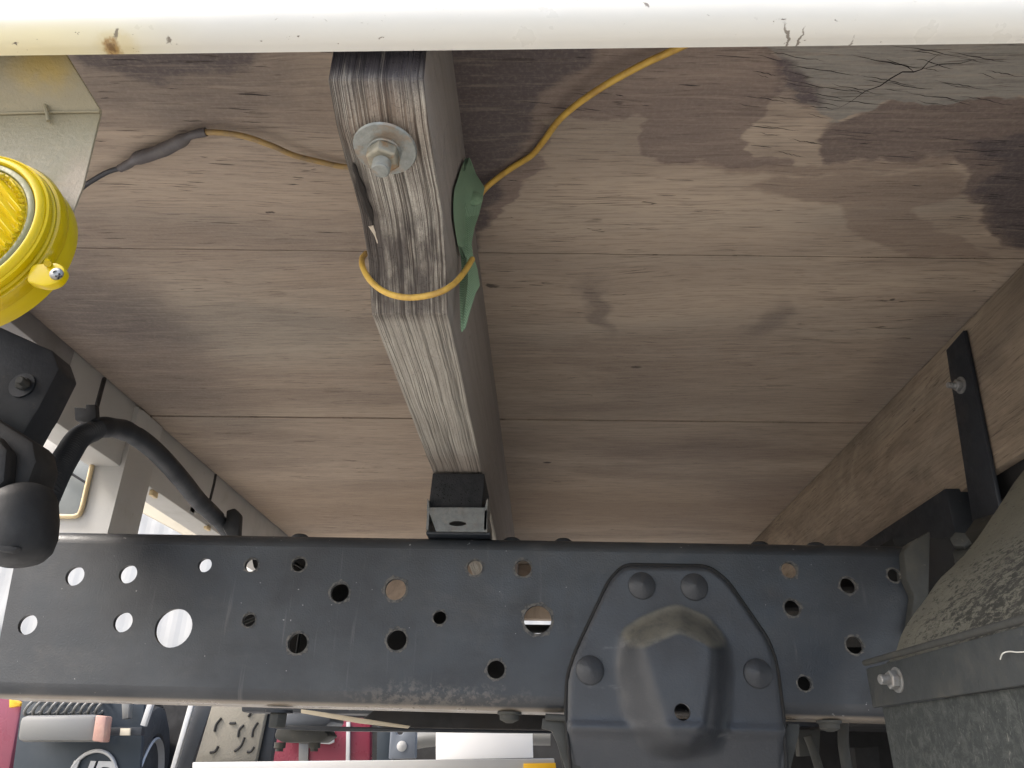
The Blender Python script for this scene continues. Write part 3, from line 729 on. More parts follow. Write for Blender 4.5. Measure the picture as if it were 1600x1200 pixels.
for x, y in ((1003, 915), (1085, 917), (922, 1047), (1184, 1052)):
    q = P(x, y, Y=GY - .001); r = .0172
    if rv is None:
        rv = lathe('rivet', [(r, 0), (r * .98, .0016), (r * .86, .0034), (r * .45, .0062), (r * .12, .0088), (.001, .0092)], q, (0, -1, 0), 'gusset', gus, seg=26, origin=q, smooth=28)
    else: dup(rv, q, gus)
tube('gusset_lip', [P(884, 1122, Y=1.0) , P(870, 1121, Y=1.0), P(852, 1120, Y=1.0)], .004, 'dusty_steel', truck, seg=8)
pslab('hanger_arm', [(848, 1122), (884, 1124), (892, 1140), (912, 1215), (888, 1215), (870, 1160), (862, 1142), (846, 1138)], 1.004, .02, 'dusty_steel', truck)
pslab('hanger_arm', [(1232, 1130), (1250, 1132), (1248, 1150), (1232, 1215), (1205, 1215), (1222, 1150)], 1.01, .02, 'dusty_steel', truck)

# ---- right end of the rail: bracket, sill beam and shadowed gap
pslab('rail_end_bracket', [(1412, 862), (1424, 846), (1455, 828), (1452, 960), (1420, 990), (1428, 930), (1416, 905)], .985, .03, 'dusty_steel', truck, bev=.004)
q0 = P(1385, 850, X=.605); q1 = P(1490, 752, X=.605)
box('sill_beam', .590, .70, 1.108, 1.7, .795, .868, 'flat_black', truck, bev=.004)
box('sill_flange', .57, .70, 1.10, 1.7, .783, .792, 'dusty_steel', truck)
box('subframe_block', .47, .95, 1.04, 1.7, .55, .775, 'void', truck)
box('subframe_rib', .56, .70, 1.02, 1.06, .757, .780, 'dusty_steel', truck, bev=.004)

# ---- wooden side panel hanging at the right, with flat strap
pan = box('side_panel', XR, XR + .015, .66, 2.76, CH + .362, ZC - .0045, 'panel', truck, bev=.001)
tag(pan, 'upright wooden panel meeting the deck boards at the right')
sp_ = [P(1478, 547, X=.604), P(1505, 516, X=.604), P(1562, 800, X=.604), P(1519, 815, X=.604)]
vs, fs = extr(sp_, (.006, 0, 0)); strap = mo('strap', vs, fs, 'flat_black', truck, bev=.001)
tag(strap, 'black flat steel strap bolted to the wooden side panel')
sb = P(1500, 602, X=.602)
lathe('washer', [(.005, 0), (.0125, 0), (.0125, .002), (.005, .0022)], sb + Vector((.002, 0, 0)), (-1, -.05, 0), 'galv_clean', strap, seg=28)
hexpoly('nut', sb, (-1, -.05, 0), .0088, .0075, 'galv_clean', strap)
lathe('bolt_stud', [(.0045, 0), (.0048, .001), (.0042, .002), (.0048, .003), (.0042, .004), (.0048, .006), (.0042, .007), (.0046, .010), (.004, .011)], sb + Vector((-.007, 0, 0)), (-1, -.05, 0), 'galv_clean', strap, seg=20)
# foot of the strap folded on to the mudguard
ft = [P(1522, 812, Y=1.03), P(1562, 800, Y=1.01), P(1548, 835, Y=.965), P(1520, 862, Y=.955), P(1492, 878, Y=.95), P(1488, 862, Y=.965), P(1502, 842, Y=1.0)]
vs, fs = extr(ft, (.004, .004, -.005)); mo('strap_foot', vs, fs, 'dusty_steel', truck, bev=.001)
tube('mudguard_bead', [P(1572, 795, Y=.955), P(1540, 845, Y=.945), P(1516, 870, Y=.94), P(1494, 880, Y=.94)], .0035, 'dusty_steel', truck, seg=8)
hexpoly('mudguard_nut', P(1503, 850, Y=.97), (-.5, -.7, .3), .011, .012, 'dusty_steel', truck)
tube('hidden_pipe', [(.52, 1.03, .70), (.56, 1.02, .66), (.62, 1.02, .65)], .008, 'void', truck)

# ---- mudguard: plastic sheet curved round the wheel, running in towards the middle of the truck
arc = [(.372, .575), (.3745, .590), (.384, .600), (.398, .612), (.415, .640), (.440, .668), (.470, .700), (.502, .726), (.545, .772), (.598, .832), (.66, .885), (.74, .93), (.86, .96)]
arc = [(p.x, p.z) for p in smoothpts([(a, 0, b) for a, b in arc], 4)]
ys = [.935 - .5 * k / 70 for k in range(71)]
V, F = [], []
import mathutils.noise as mn
for y in ys:
    for (x, z) in arc:
        e = mn.fractal(Vector((x * 55, y * 55, z * 55)), 1., 2., 4) * .0009; V.append((x - .6 * e, y, z + .6 * e))
n = len(arc)
for j in range(len(ys) - 1):
    for i in range(n - 1): F.append((j * n + i, j * n + i + 1, (j + 1) * n + i + 1, (j + 1) * n + i))
V2 = [(x + .003, y, z - .003) for x, y, z in V]; o = len(V)
F += [tuple(i + o for i in reversed(f)) for f in F]
for i in range(n - 1): F += [(i, i + 1, i + 1 + o, i + o)]
fend = mo('mudguard', V + V2, F, 'fender', truck, smooth=60)
tag(fend, 'black plastic mudguard caked in pale dust')
yb = (.94, .45)
vs, fs = extr([(.3655, yb[0], .556), (.3655, yb[0], .597), (.3715, yb[0], .597), (.3715, yb[0], .556)], (0, yb[1] - yb[0], 0))
tube('sheet_lip', [(.366, .94, .603), (.366, .7, .602), (.366, .45, .600)], .0035, 'dusty_steel', fend, seg=8)
band = mo('clamp_bar', vs, fs, 'band', fend, bev=.0015)
nb = P(1396, 1064, X=.3655)
lathe('washer', [(.004, 0), (.0125, 0), (.0125, .002), (.004, .0025)], nb + Vector((0, -.012, 0)), (-1, -.1, 0), 'galv_clean', fend, seg=24)
hexpoly('nut', nb + Vector((-.002, -.012, 0)), (-1, -.1, 0), .0095, .008, 'galv_clean', fend)
lathe('bolt_stud', [(.005, 0), (.005, .010), (.004, .011)], nb + Vector((-.009, -.0135, 0)), (-1, -.1, 0), 'galv_clean', fend, seg=16)
V, F = [], []
for j in range(41):
    y = .93 - .48 * j / 40
    for i in range(21):
        z = .556 - .36 * i / 20; V.append((.3725 + .002 * mn.noise(Vector((y * 9, z * 9, 0))) - (.0 if i > 1 else .0), y, z))
for j in range(40):
    for i in range(20): F.append((j * 21 + i, j * 21 + i + 1, (j + 1) * 21 + i + 1, (j + 1) * 21 + i))
o = len(V); F += [tuple(k + o for k in reversed(f)) for f in F] + [(i, i + 1, i + 1 + o, i + o) for i in range(20)]
tag(mo('flap', V + [(x + .004, y, z) for x, y, z in V], F, 'flap', fend, smooth=60), 'scuffed black rubber flap hanging below the clamp bar')
th_ = [P(1563, 1030, X=.362), P(1567, 1021, X=.3605), P(1577, 1018, X=.3625), P(1590, 1019, X=.362), P(1606, 1018, X=.363)]
tag(tube('thread', th_, .0005, Mat('pale_thread', (.6, .6, .55), .8).mt, None, seg=6), 'short pale loose thread caught on the mudguard clamp bar', 'thread')

# ---- rear frame at the left, white painted
fr = box('rear_sill', XL - .06, XL - .001, 1.09, 2.76, CH + .462, ZC + .01, 'white_frame', truck, bev=.002)
tag(fr, 'grimed white steel end sill along the left edge of the deck')
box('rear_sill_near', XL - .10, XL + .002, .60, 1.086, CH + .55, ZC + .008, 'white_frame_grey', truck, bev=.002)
# post with a rolled-edge opening
po_ = [(236, 648), (231, 690), (214, 850), (70, 850), (70, 680), (150, 640), (170, 600)]
op = [(151, 690), (128, 800), (116, 808), (60, 806), (60, 730), (118, 682)]
YP = 1.30
g2 = lambda L: [(lambda q: (min(q.x, -.765), min(q.z, ZC - .002)))(P(x, y, Y=YP)) for x, y in L]
po2 = [(236, 648), (231, 690), (214, 842), (20, 842), (20, 640), (120, 600), (160, 560), (300, 560)]
V, F = sheetvf(rounded(g2(po2), .006), [rounded(g2([(151, 690), (126, 806), (40, 806), (40, 690), (100, 690)]), .022)], 0, None, .012, lambda u, v, h: Vector((u, YP - h, v)))
V, F = join([(V, F), boxvf(-.80, -.7652, YP + .0121, YP + .10, CH + .325, ZC - .003)]); post = mo('rear_post', V, F, 'white_frame', truck, smooth=30)
tag(post, 'dirty white steel post with a rounded opening, cream edge')
tube('edge_trim', [P(153, 686, Y=YP - .004), P(146, 718, Y=YP - .004), P(136, 760, Y=YP - .004), P(127, 797, Y=YP - .004), P(119, 806, Y=YP - .004), P(100, 807, Y=YP - .004), P(60, 806, Y=YP - .004)], .0042, 'cream_edge', post)
pslab('grey_panel', [(-10, 700), (90, 715), (170, 690), (150, 860), (-10, 860)], 1.62, .01, 'panel_grey', truck)
pslab('grey_panel_seam', [(80, 722), (106, 734), (140, 756), (140, 760), (104, 738), (80, 727)], 1.60, .008, 'void', truck)
pslab('corner_plate', [(40, 620), (120, 645), (136, 680), (92, 735), (40, 720)], 1.22, .006, 'white_frame', truck)
# outer sill lower edge with little clips
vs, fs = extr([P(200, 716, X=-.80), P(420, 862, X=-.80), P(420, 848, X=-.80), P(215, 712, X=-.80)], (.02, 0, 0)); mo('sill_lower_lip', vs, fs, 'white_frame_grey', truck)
for x, y in ((240, 772), (298, 797), (324, 824)):
    q = P(x, y, X=-.778); box('sill_clip', q.x - .004, q.x + .004, q.y - .012, q.y + .012, q.z - .006, q.z + .006, 'cream_edge', truck)

# ---- black latch box, arm and rubber buffer at the far left
pslab('latch_plate', [(-60, 533), (30, 535), (112, 572), (122, 600), (92, 660), (84, 672), (66, 705), (-60, 705)], .90, -.045, 'flat_black', truck, bev=.004)
lathe('latch_washer', [(.004, 0), (.0165, 0), (.0165, .003), (.004, .0035)], P(36, 603, Y=.855), (0, -1, 0), 'flat_black', truck, seg=28)
hexpoly('latch_nut', P(38, 601, Y=.852), (0, -1, 0), .009, .007, 'dusty_steel', truck)
lathe('latch_stud', [(.005, 0), (.005, .012), (.004, .013)], P(40, 600, Y=.845), (0, -1, 0), 'dusty_steel', truck, seg=16)
pslab('latch_arm', [(-60, 625), (0, 655), (90, 712), (96, 742), (80, 790), (60, 840), (-60, 840)], .845, -.05, 'rubber', truck, bev=.008)
pslab('latch_cover', [(-60, 665), (12, 690), (30, 712), (26, 760), (4, 785), (-60, 800)], .795, -.022, 'rubber', truck, bev=.006)
kb = P(36, 762, Y=.80); ke = P(34, 868, Y=.80)
lathe('buffer', [(.004, 0), (.020, .002), (.030, .009), (.0345, .022), (.0355, .045), (.034, .064), (.029, .078), (.022, .085), (.004, .087)], kb, (ke - kb), 'rubber', truck, seg=36, smooth=50)
pslab('buffer_skirt', [(-40, 830), (0, 842), (30, 858), (48, 862), (36, 870), (20, 869), (-8, 858), (-40, 850)], .79, -.02, 'rubber', truck, bev=.003)

# ---- marker lamp on its folded bracket
br_lo = [P(-120, 178, Y=.42), P(158, 174, Y=.42), P(130, 290, Y=.42), P(106, 352, Y=.42), P(60, 440, Y=.42), P(-120, 470, Y=.42)]
vs1, fs1 = extr(br_lo, (0, .0018, 0))
a0, a1 = P(-120, 178, Y=.42), P(158, 174, Y=.42); b0, b1 = P(-120, 60, Y=.388), P(88, 60, Y=.388)
vs2, fs2 = extr([a0, a1, b1, b0], (0, .0018, .001))
V, F = join([(vs1, fs1), (vs2, fs2)])
brk = mo('lamp_bracket', V, F, 'zinc', truck, smooth=10, bev=.0004)
tag(brk, 'tarnished zinc sheet bracket folded below the white edge rail')
tube('fold_bead', [P(-60, 179, Y=.419), P(62, 176, Y=.419), P(90, 175.5, Y=.419), P(156, 174.5, Y=.419)], .0011, 'zinc', brk, n=3, seg=8)
tube('stiffening_rib', [P(70, 164, Y=.416), P(73, 176, Y=.4165), P(76, 189, Y=.417)], .0014, 'zinc', brk, n=3, seg=8)
LC = P(-46, 381, Y=.405); AX = (0, -1, 0)
lamp = lathe('marker_lamp', [(.0, -.012), (.0605, -.012), (.0612, -.008), (.0612, .0), (.0598, .003), (.0585, .0035), (.0585, .011), (.0565, .0125), (.055, .0128), (.055, .017), (.0, .017)], LC, AX, 'lamp_body', truck, seg=96, smooth=40)
tag(lamp, 'round yellow marker lamp with ribbed lens and screwed lug')
lathe('lens_rim', [(.0575, .0126), (.0580, .0135), (.0578, .0170), (.0566, .0178), (.0560, .0172), (.0552, .0195), (.0530, .0208), (.0515, .0205), (.0505, .0190), (.0500, .014)], LC, AX, 'amber_solid', lamp, seg=96, smooth=45)
lathe('outer_skirt', [(.0600, .0005), (.0618, .0015), (.0622, .006), (.0606, .0095), (.0588, .010), (.0586, .004)], LC, AX, 'amber', lamp, seg=96, smooth=45)
lathe('reflection_ring', [(.0500, .016), (.0500, .0190), (.0485, .0200), (.0465, .0198), (.0452, .0180), (.045, .016)], LC, AX, 'reflection_ring', lamp, seg=96, smooth=45)  # reflection between rim and lens, made as a coloured ring
# ribbed lens: diagonal prisms ending in teeth at the edge
lv = circ(0, 0, .0455, 96)
def lh(u, v):
    r = math.hypot(u, v); s = (u * .72 + v * .69) / .0062; tri = abs((s % 1) - .5) * 2
    return .003 * (1 - (r / .046) ** 2) + .0040 * tri * (1 if r < .044 else .2)
V, F = sheetvf(lv, [], .00085, lh, .002, lambda u, v, h: Vector((LC.x + u, LC.y - .018 - h, LC.z + v)))
mo('lens', V, F, 'amber_solid', lamp, smooth=20)
tv = []
for k in range(60):
    a = 2 * math.pi * k / 60; e = Vector((math.cos(a), 0, math.sin(a))); s_ = Vector((-math.sin(a), 0, math.cos(a))); c = Vector((LC.x, LC.y - .0205, LC.z)) + e * .0425
    tv.append(([c + e * .003, c + s_ * .0018 + e * .0006, c - s_ * .0018 + e * .0006, c - e * .0022, c + Vector((0, -.0022, 0))], [(0, 1, 4), (1, 3, 4), (3, 2, 4), (2, 0, 4), (0, 2, 3, 1)]))
V, F = join(tv); tag(mo('lens_teeth', V, F, 'amber_solid', lamp, smooth=0), kind='stuff')
lg = P(82, 429, Y=.392)
lug = rounded([(lg.x - .015, lg.z + .0075), (lg.x + .002, lg.z + .0085), (lg.x + .0085, lg.z + .003), (lg.x + .0065, lg.z - .006), (lg.x - .001, lg.z - .0095), (lg.x - .015, lg.z - .006)], .004)
vs, fs = extr([(x, .391, z) for x, z in lug], (0, .006, 0)); mo('lug', vs, fs, 'amber_solid', lamp, bev=.001)
lathe('screw', [(.0035, 0), (.0040, .0006), (.0040, .0022), (.0030, .0034), (.0012, .0038), (.001, .0028)], P(90, 430, Y=.3915), (0.1, -1, 0), 'galv_clean', lamp, seg=24)
sw = P(91, 431, Y=.3873); V, F = join([boxvf(sw.x - .0020, sw.x + .0020, sw.y - .0001, sw.y + .001, sw.z - .0004, sw.z + .0004), boxvf(sw.x - .0004, sw.x + .0004, sw.y - .0002, sw.y + .001, sw.z - .0020, sw.z + .0020)])
mo('screw_cross', V, F, Mat('recess', (.02, .02, .02), .8).mt, lamp, smooth=0)
tube('lug_pin', [P(76, 408, Y=.395), P(74, 412, Y=.388)], .0022, 'amber', lamp, n=2)

for o_ in [lamp] + list(lamp.children):
    if o_.name.split('.')[0] in ('marker_lamp', 'lens_rim', 'outer_skirt', 'reflection_ring', 'lens', 'lens_teeth'):
        for v in o_.data.vertices: v.co = LC + Vector(((v.co.x - LC.x) * 1.06, v.co.y - LC.y, (v.co.z - LC.z) * 1.06))
# ---- far side of the chassis, cross members, other underbody pieces
frl = box('far_chassis_rail', -.64, .9, 1.74, 1.81, CH + .072, CH + .205, 'flat_black', truck, bev=.006)
box('crossmember', -.30, .60, 1.45, 1.50, CH + .055, CH + .098, 'flat_black', truck, bev=.004)
pslab('valve_bracket', [(428, 860), (556, 866), (556, 950), (500, 960), (500, 1040), (430, 1040)], 1.12, .03, 'void', truck, bev=.003)
pslab('valve_bracket', [(590, 945), (735, 945), (735, 1035), (590, 1035)], 1.12, .03, 'void', truck, bev=.003)
pslab('valve_bracket', [(745, 1020), (880, 1020), (880, 1085), (745, 1085)], 1.12, .03, 'void', truck, bev=.003)
pslab('valve_bracket', [(1040, 1085), (1200, 1085), (1200, 1145), (1040, 1145)], 1.12, .03, 'void', truck, bev=.003)
pslab('valve_bracket', [(1215, 925), (1262, 925), (1262, 950), (1215, 950)], 1.12, .03, 'void', truck, bev=.003)
pslab('valve_bracket', [(1300, 880), (1450, 870), (1450, 920), (1300, 917)], 1.12, .03, 'void', truck, bev=.003)
pslab('valve_bracket', [(1230, 1012), (1400, 1010), (1400, 1100), (1230, 1100)], 1.12, .03, 'void', truck, bev=.003)
tube('brake_rod', [P(440, 868, Y=1.08), P(467, 884, Y=1.08), P(500, 905, Y=1.08)], .0022, 'dusty_steel', truck, n=2)
tube('brake_rod', [P(462, 1035, Y=1.08), P(466, 1005, Y=1.08), P(470, 980, Y=1.08)], .0022, 'dusty_steel', truck, n=2)
tube('brake_rod', [P(372, 978, Y=1.10), P(389, 970, Y=1.10), P(410, 962, Y=1.10)], .0025, 'dusty_steel', truck, n=2)
pslab('hose_bracket', [(372, 955), (408, 955), (408, 985), (372, 985)], 1.14, .02, 'void', truck)
pslab('hose_bracket', [(392, 866), (410, 866), (410, 900), (396, 886)], 1.10, .02, 'void', truck)
tube('brake_pipe', [(-.1, 1.16, CH + .166), (.2, 1.16, CH + .168), (.46, 1.16, CH + .168)], .006, 'dusty_steel', truck, n=2)
# spring hanger and U-bolt ends seen just below the rail
q = P(436, 1112, Y=1.035)
lathe('hanger_bolt_washer', [(.017, 0), (.017, .0035)], (q.x, 1.035, ZB - .0055), (0, 0, 1), 'flat_black', truck, seg=24)
hexpoly('hanger_bolt', (q.x, 1.035, ZB - .0055), (0, 0, -1), .0115, .017, 'dusty_steel', truck)
pslab('hanger_block', [(448, 1112), (515, 1118), (518, 1128), (508, 1136), (440, 1134)], 1.30, .09, 'blue_grey', truck, bev=.004)
pslab('hanger_tie_bar', [(430, 1133), (860, 1142), (862, 1146), (500, 1142), (430, 1139)], 1.28, .02, 'flat_black', truck)
pslab('diagonal_stay', [(470, 1108), (500, 1112), (640, 1134), (636, 1138), (560, 1130), (470, 1114)], 1.25, .01, 'cream', truck)
pslab('spring_pad', [(432, 1138), (505, 1138), (514, 1150), (500, 1160), (440, 1160), (428, 1152)], 1.32, .06, 'dusty_steel', truck, bev=.003)
sb0 = None
for x in (438, 492):
    q = P(x, 1160, Y=1.34)
    if sb0 is None: sb0 = lathe('spring_stud', [(.009, .0), (.009, -.008), (.006, -.0085), (.006, -.013)], q, (0, 0, 1), 'dusty_steel', truck, seg=12, origin=q)
    else: dup(sb0, q, truck)
pslab('axle_casing', [(585, 1108), (880, 1116), (880, 1141), (600, 1137), (560, 1128)], 1.40, .12, 'void', truck, bev=.004)
# brake hoses and fittings in the dark to the right of the gusset
box('gearbox', .22, .9, 1.50, 1.60, CH - .25, CH + .06, 'void', truck, bev=.01)
pslab('fitting_plate', [(1246, 1140), (1282, 1140), (1280, 1180), (1250, 1182)], 1.20, .02, 'dusty_steel', truck)
tube('brake_hose', [P(1262, 1150, Y=1.17), P(1270, 1170, Y=1.17), P(1284, 1215, Y=1.17)], .006, 'dusty_steel', truck)
tube('brake_hose', [P(1318, 1125, Y=1.15), P(1318, 1165, Y=1.15), P(1326, 1215, Y=1.15)], .007, 'dusty_steel', truck)
pslab('fitting_plate', [(1335, 1168), (1372, 1166), (1376, 1215), (1340, 1215)], 1.25, .02, 'void', truck)
box('far_sill_board', -.60, XR - .002, 2.60, 2.64, CH + .405, ZC - .001, 'ply', truck)
box('dark_gap_filler', .629, 1.5, .50, 1.7, .80, .868, 'void', truck)  # dark box added to close the bright gap past the side panel
box('dark_gap_filler_back', .72, 1.5, 1.0, 1.04, .0, .80, 'void', truck)  # dark sheet added behind the mudguard to block the bright background
# far edge of the bed
box('far_side_rail', -1.2, 1.2, 2.79, 2.82, ZC - .03, ZC + .25, 'white_rail', truck)

# ================================================================== wires, tape, conduit
yw = empty('yellow_wire', P(640, 466, Y=.553), 'thin yellow wire sagging round the timber bearer below the deck', 'wire')
zc = ZC - .004
tube('wire_run', [P(1112, 50, Z=zc - .01), P(1080, 66, Z=zc - .008), P(1000, 103, Z=zc - .012), P(930, 143, Z=zc - .016), P(878, 183, Z=zc - .012), P(848, 222, Z=zc - .006), P(830, 243, Z=zc - .003),
      P(800, 262, Z=zc - .002), P(775, 280, Z=zc - .006), P(757, 296, Z=zc - .012), P(738, 322, Z=zc - .03)], .0033, 'yellow_wire', yw)
tube('wire_loop', [P(738, 405, Y=.60), P(724, 427, Y=.575), P(706, 446, Y=.556), P(680, 459, Y=.549), P(640, 465, Y=.548), P(605, 458, Y=.550), P(580, 440, Y=.556), P(567, 418, Y=.566), P(566, 404, Y=.58), P(572, 396, Y=.60)], .0027, 'yellow_wire', yw)
tube('wire_tail', [P(560, 262, Z=zc - .004), P(532, 260, Z=zc - .004), P(500, 253, Z=zc - .005), P(460, 243, Z=zc - .007), P(425, 228, Z=zc - .008), P(385, 214, Z=zc - .007), P(350, 208, Z=zc - .006), P(318, 207, Z=zc - .006), P(300, 213, Z=zc - .006)], .0031, 'dull_wire', yw)
tube('shrink_sleeve', [P(322, 206, Z=zc - .006), P(300, 211, Z=zc - .007), P(285, 219, Z=zc - .008), P(262, 231, Z=zc - .008), P(240, 240, Z=zc - .008), P(216, 247, Z=zc - .008), P(200, 257, Z=zc - .007), P(188, 263, Z=zc - .006)], .004, 'sleeve', yw,
     rf=lambda t: .0045 + (.0026 if .22 < t < .80 else 0) * min(1, (t - .22) * 12 if t < .5 else (.80 - t) * 12) + .0003 * math.sin(t * 31))
tube('black_lead', [P(192, 262, Z=zc - .006), P(170, 268, Z=zc - .006), P(148, 280, Z=zc - .008), P(130, 292, Z=zc - .010), P(110, 312, Z=zc - .014)], .0028, 'black_wire', yw)

# tape: a creased woven strip hung from a tack on the side of the bearer
tape = empty('green_tape', P(736, 330, Y=.61), 'creased green woven tape dangling beside the timber bearer, holding the yellow wire', 'tape')
rows = [  # (left px, crease px, right px) of each row, with y
    ((727, 247, .66), (731, 246, .657), (735, 248, .655)),
    ((719, 268, .655), (728, 266, .645), (744, 272, .645)),
    ((710, 296, .650), (726, 292, .635), (757, 292, .64)),
    ((708, 318, .645), (726, 314, .628), (754, 312, .632)),
    ((709, 342, .640), (728, 340, .625), (748, 336, .632)),
    ((712, 364, .635), (727, 364, .622), (741, 356, .625)),
    ((715, 382, .63), (725, 386, .618), (737, 380, .62)),
    ((720, 400, .625), (729, 404, .615), (739, 398, .62)),
    ((721, 420, .62), (731, 424, .612), (746, 420, .62)),
    ((718, 440, .618), (731, 440, .61), (750, 446, .62)),
    ((718, 462, .614), (729, 460, .608), (743, 458, .612)),
    ((719, 488, .61), (726, 487, .606), (735, 484, .608)),
    ((720, 517, .608), (723, 517, .606), (727, 513, .606))]
V = []
for rw in rows:
    L = [min((P(x, y, Y=Y), P(x, y, X=-.0825 + .003 * k)), key=lambda q: q.y) for k, (x, y, Y) in enumerate(rw)]
    V += [L[0], L[0].lerp(L[1], .55) + Vector((0, .0015, 0)), L[1], L[1].lerp(L[2], .5) + Vector((0, -.001, 0)), L[2]]
F = [(i * 5 + k, i * 5 + k + 1, (i + 1) * 5 + k + 1, (i + 1) * 5 + k) for i in range(len(rows) - 1) for k in range(4)]
o = len(V); nF = len(F)
bd = []
for i in range(len(rows) - 1): bd += [(i * 5, (i + 1) * 5, (i + 1) * 5 + o, i * 5 + o), (i * 5 + 4, i * 5 + 4 + o, (i + 1) * 5 + 4 + o, (i + 1) * 5 + 4)]
F = F + [tuple(k + o for k in reversed(f)) for f in F] + bd + [(k, k + o, k + 1 + o, k + 1) for k in range(4)] + [(60 + k, 61 + k, 61 + k + o, 60 + k + o) for k in range(4)]
mo('tape_strip', V + [v + Vector((0, .0008, 0)) for v in V], F, 'tape', tape, smooth=28)
kn = P(740, 313, Y=.622)
V, F = lathevf([(.002, 0), (.0085, .0005), (.0095, .003), (.007, .0052), (.001, .006)], kn, (.1, -1, .1), 20)
V = [v + Vector((1, 0, .6)) * .0013 * mn.noise(v * 260) for v in V]
kmat = Mat('frayed_green_cloth', (.18, .27, .16), .9); kmat.base(kmat.mix(kmat.noise(300, 3, .6), (.10, .2, .11), (.27, .37, .24)))
mo('tape_knot', V, F, kmat.mt, tape, smooth=60)

# conduit: corrugated lower length, smooth taped upper length, two ties and a clip
cdt = empty('cable_conduit', P(150, 670, Y=1.08), 'black corrugated cable conduit arching along the white end sill', 'cable')
cp = [P(50, 830, Y=.90), P(74, 772, Y=.92), P(90, 738, Y=.95), P(106, 710, Y=.98), P(124, 684, Y=1.02), P(150, 670, Y=1.06)]
cpts = smoothpts(cp, 44); nc = len(cpts)
tube('corrugated_hose', cpts, .016, 'flat_black', cdt, n=1, seg=20, rf=lambda t: .0155 + .0016 * math.sin(t * (nc - 1) * 2 * math.pi / 5))
tube('smooth_hose', [P(140, 676, Y=1.05), P(158, 668, Y=1.07), P(190, 671, Y=1.11), P(222, 688, Y=1.16), P(254, 716, Y=1.22), P(284, 750, Y=1.29), P(310, 782, Y=1.37), P(332, 803, Y=1.44), P(352, 826, Y=1.50), P(368, 850, Y=1.56)], .0155, 'flat_black', cdt, n=10, seg=20,
     rf=lambda t: .0160 + .0008 * math.sin(t * 60) * (t < .3) - .002 * (t > .82))
t1 = empty('cable_tie', P(152, 625, Y=1.12), 'black cable tie with buckle holding the conduit under the deck at its upper bend', 'cable tie', 'cable ties on the conduit')
tube('tie_strap', [P(163, 592, Y=1.15), P(158, 610, Y=1.13), P(152, 632, Y=1.10), P(147, 652, Y=1.06)], .0038, 'rubber', t1, seg=8)
pslab('tie_buckle', [(116, 636), (134, 638), (134, 632), (149, 632), (150, 652), (138, 660), (117, 656)], 1.035, .012, 'rubber', t1)
t2 = empty('cable_tie', P(332, 765, Y=1.40), 'thin black cable tie at the lower end of the conduit near the chassis rail', 'cable tie', 'cable ties on the conduit')
tube('tie_strap', [P(337, 742, Y=1.46), P(334, 758, Y=1.44), P(328, 782, Y=1.40)], .0026, 'rubber', t2, seg=8)
cl = empty('hose_clip', P(364, 812, Y=1.5), 'black plastic clip on the white sill just above the rail', 'clip')
pslab('clip_body', [(353, 797), (366, 793), (375, 803), (373, 840), (355, 840), (346, 822), (352, 812)], 1.47, .02, 'rubber', cl, bev=.004)

# ================================================================== behind: parked truck, its wheel, flaps; white shed
bt = empty('parked_truck', (-1.2, 3.3, 0), 'red truck parked beyond, dark mud flap with a ring emblem, seen under the rail', 'truck')
Y2 = 3.25
pslab('cab_side', [(-220, 1060), (37, 1080), (12, 1215), (-220, 1260)], Y2 + .02, .05, 'pink', bt, bev=.01)
pslab('side_reflector', [(14, 1088), (33, 1098), (30, 1103), (14, 1106)], Y2 - .02, .02, 'yellow', bt, bev=.003)
flap = pslab('mud_flap', [(36, 1085), (226, 1085), (212, 1290), (8, 1290)], 3.18, .02, 'navy', bt)
ec = P(144, 1214, Y=3.17)
tube('emblem_ring', [ec + Vector((.088 * math.cos(a * math.pi / 24), 0, .088 * math.sin(a * math.pi / 24))) for a in range(49)], .007, 'rim', flap, n=1, seg=8)
tc = bpy.data.curves.new('emblem_text', 'FONT'); tc.body = 'UD'; tc.size = .13; tc.extrude = .004; tc.offset = .004; tc.align_x = 'CENTER'; tc.align_y = 'CENTER'
to = bpy.data.objects.new('t', tc); C.objects.link(to); bpy.context.view_layer.update()
me = bpy.data.meshes.new_from_object(to.evaluated_get(bpy.context.evaluated_depsgraph_get())); bpy.data.objects.remove(to)
for v in me.vertices: x, y, z = v.co; v.co = Vector((x + .18 * y + ec.x, -z + ec.y, y + ec.z)) - org(flap)
me.materials.clear(); me.materials.append(MT['rim']); lo = bpy.data.objects.new('emblem_letters', me); C.objects.link(lo); lo.parent = flap
pslab('air_tank', [(30, 1118), (150, 1116), (146, 1159), (24, 1159)], 3.05, .08, 'tank', bt, bev=.02)
pslab('tank_end_lamp', [(149, 1117), (166, 1119), (161, 1160), (143, 1158)], 3.02, .05, 'lamp_red', bt, bev=.006)
pslab('lamp_stay', [(164, 1137), (222, 1136), (220, 1149), (164, 1149)], 3.1, .03, 'flat_black', bt)
pslab('lamp_plate', [(188, 1138), (203, 1138), (202, 1149), (187, 1149)], 3.08, .01, 'cream', bt)
pslab('upright_stay', [(190, 1098), (202, 1098), (200, 1122), (191, 1124)], 3.12, .03, 'tank', bt)
pslab('upright_stay', [(230, 1100), (238, 1100), (226, 1135), (219, 1133)], 3.1, .02, 'far_white', bt)
for (x0, x1) in ((44, 108), (108, 166)):
    n = 5; p0 = P(x0, 1104, Y=Y2 - .1); p1 = P(x1, 1104, Y=Y2 - .1); pts = []
    for k in range(n * 16 + 1):
        t = k / (n * 16); a = t * n * 2 * math.pi; c = p0.lerp(p1, t); pts.append(c + Vector((.015 * math.cos(a), .04 * math.sin(a), .03 * math.cos(a))))
    tube('coiled_hose', pts, .006, 'tank', bt, n=1, seg=8)
wc = P(178, 1266, Y=3.65); wax = Vector((.976, .23, 0)).normalized()
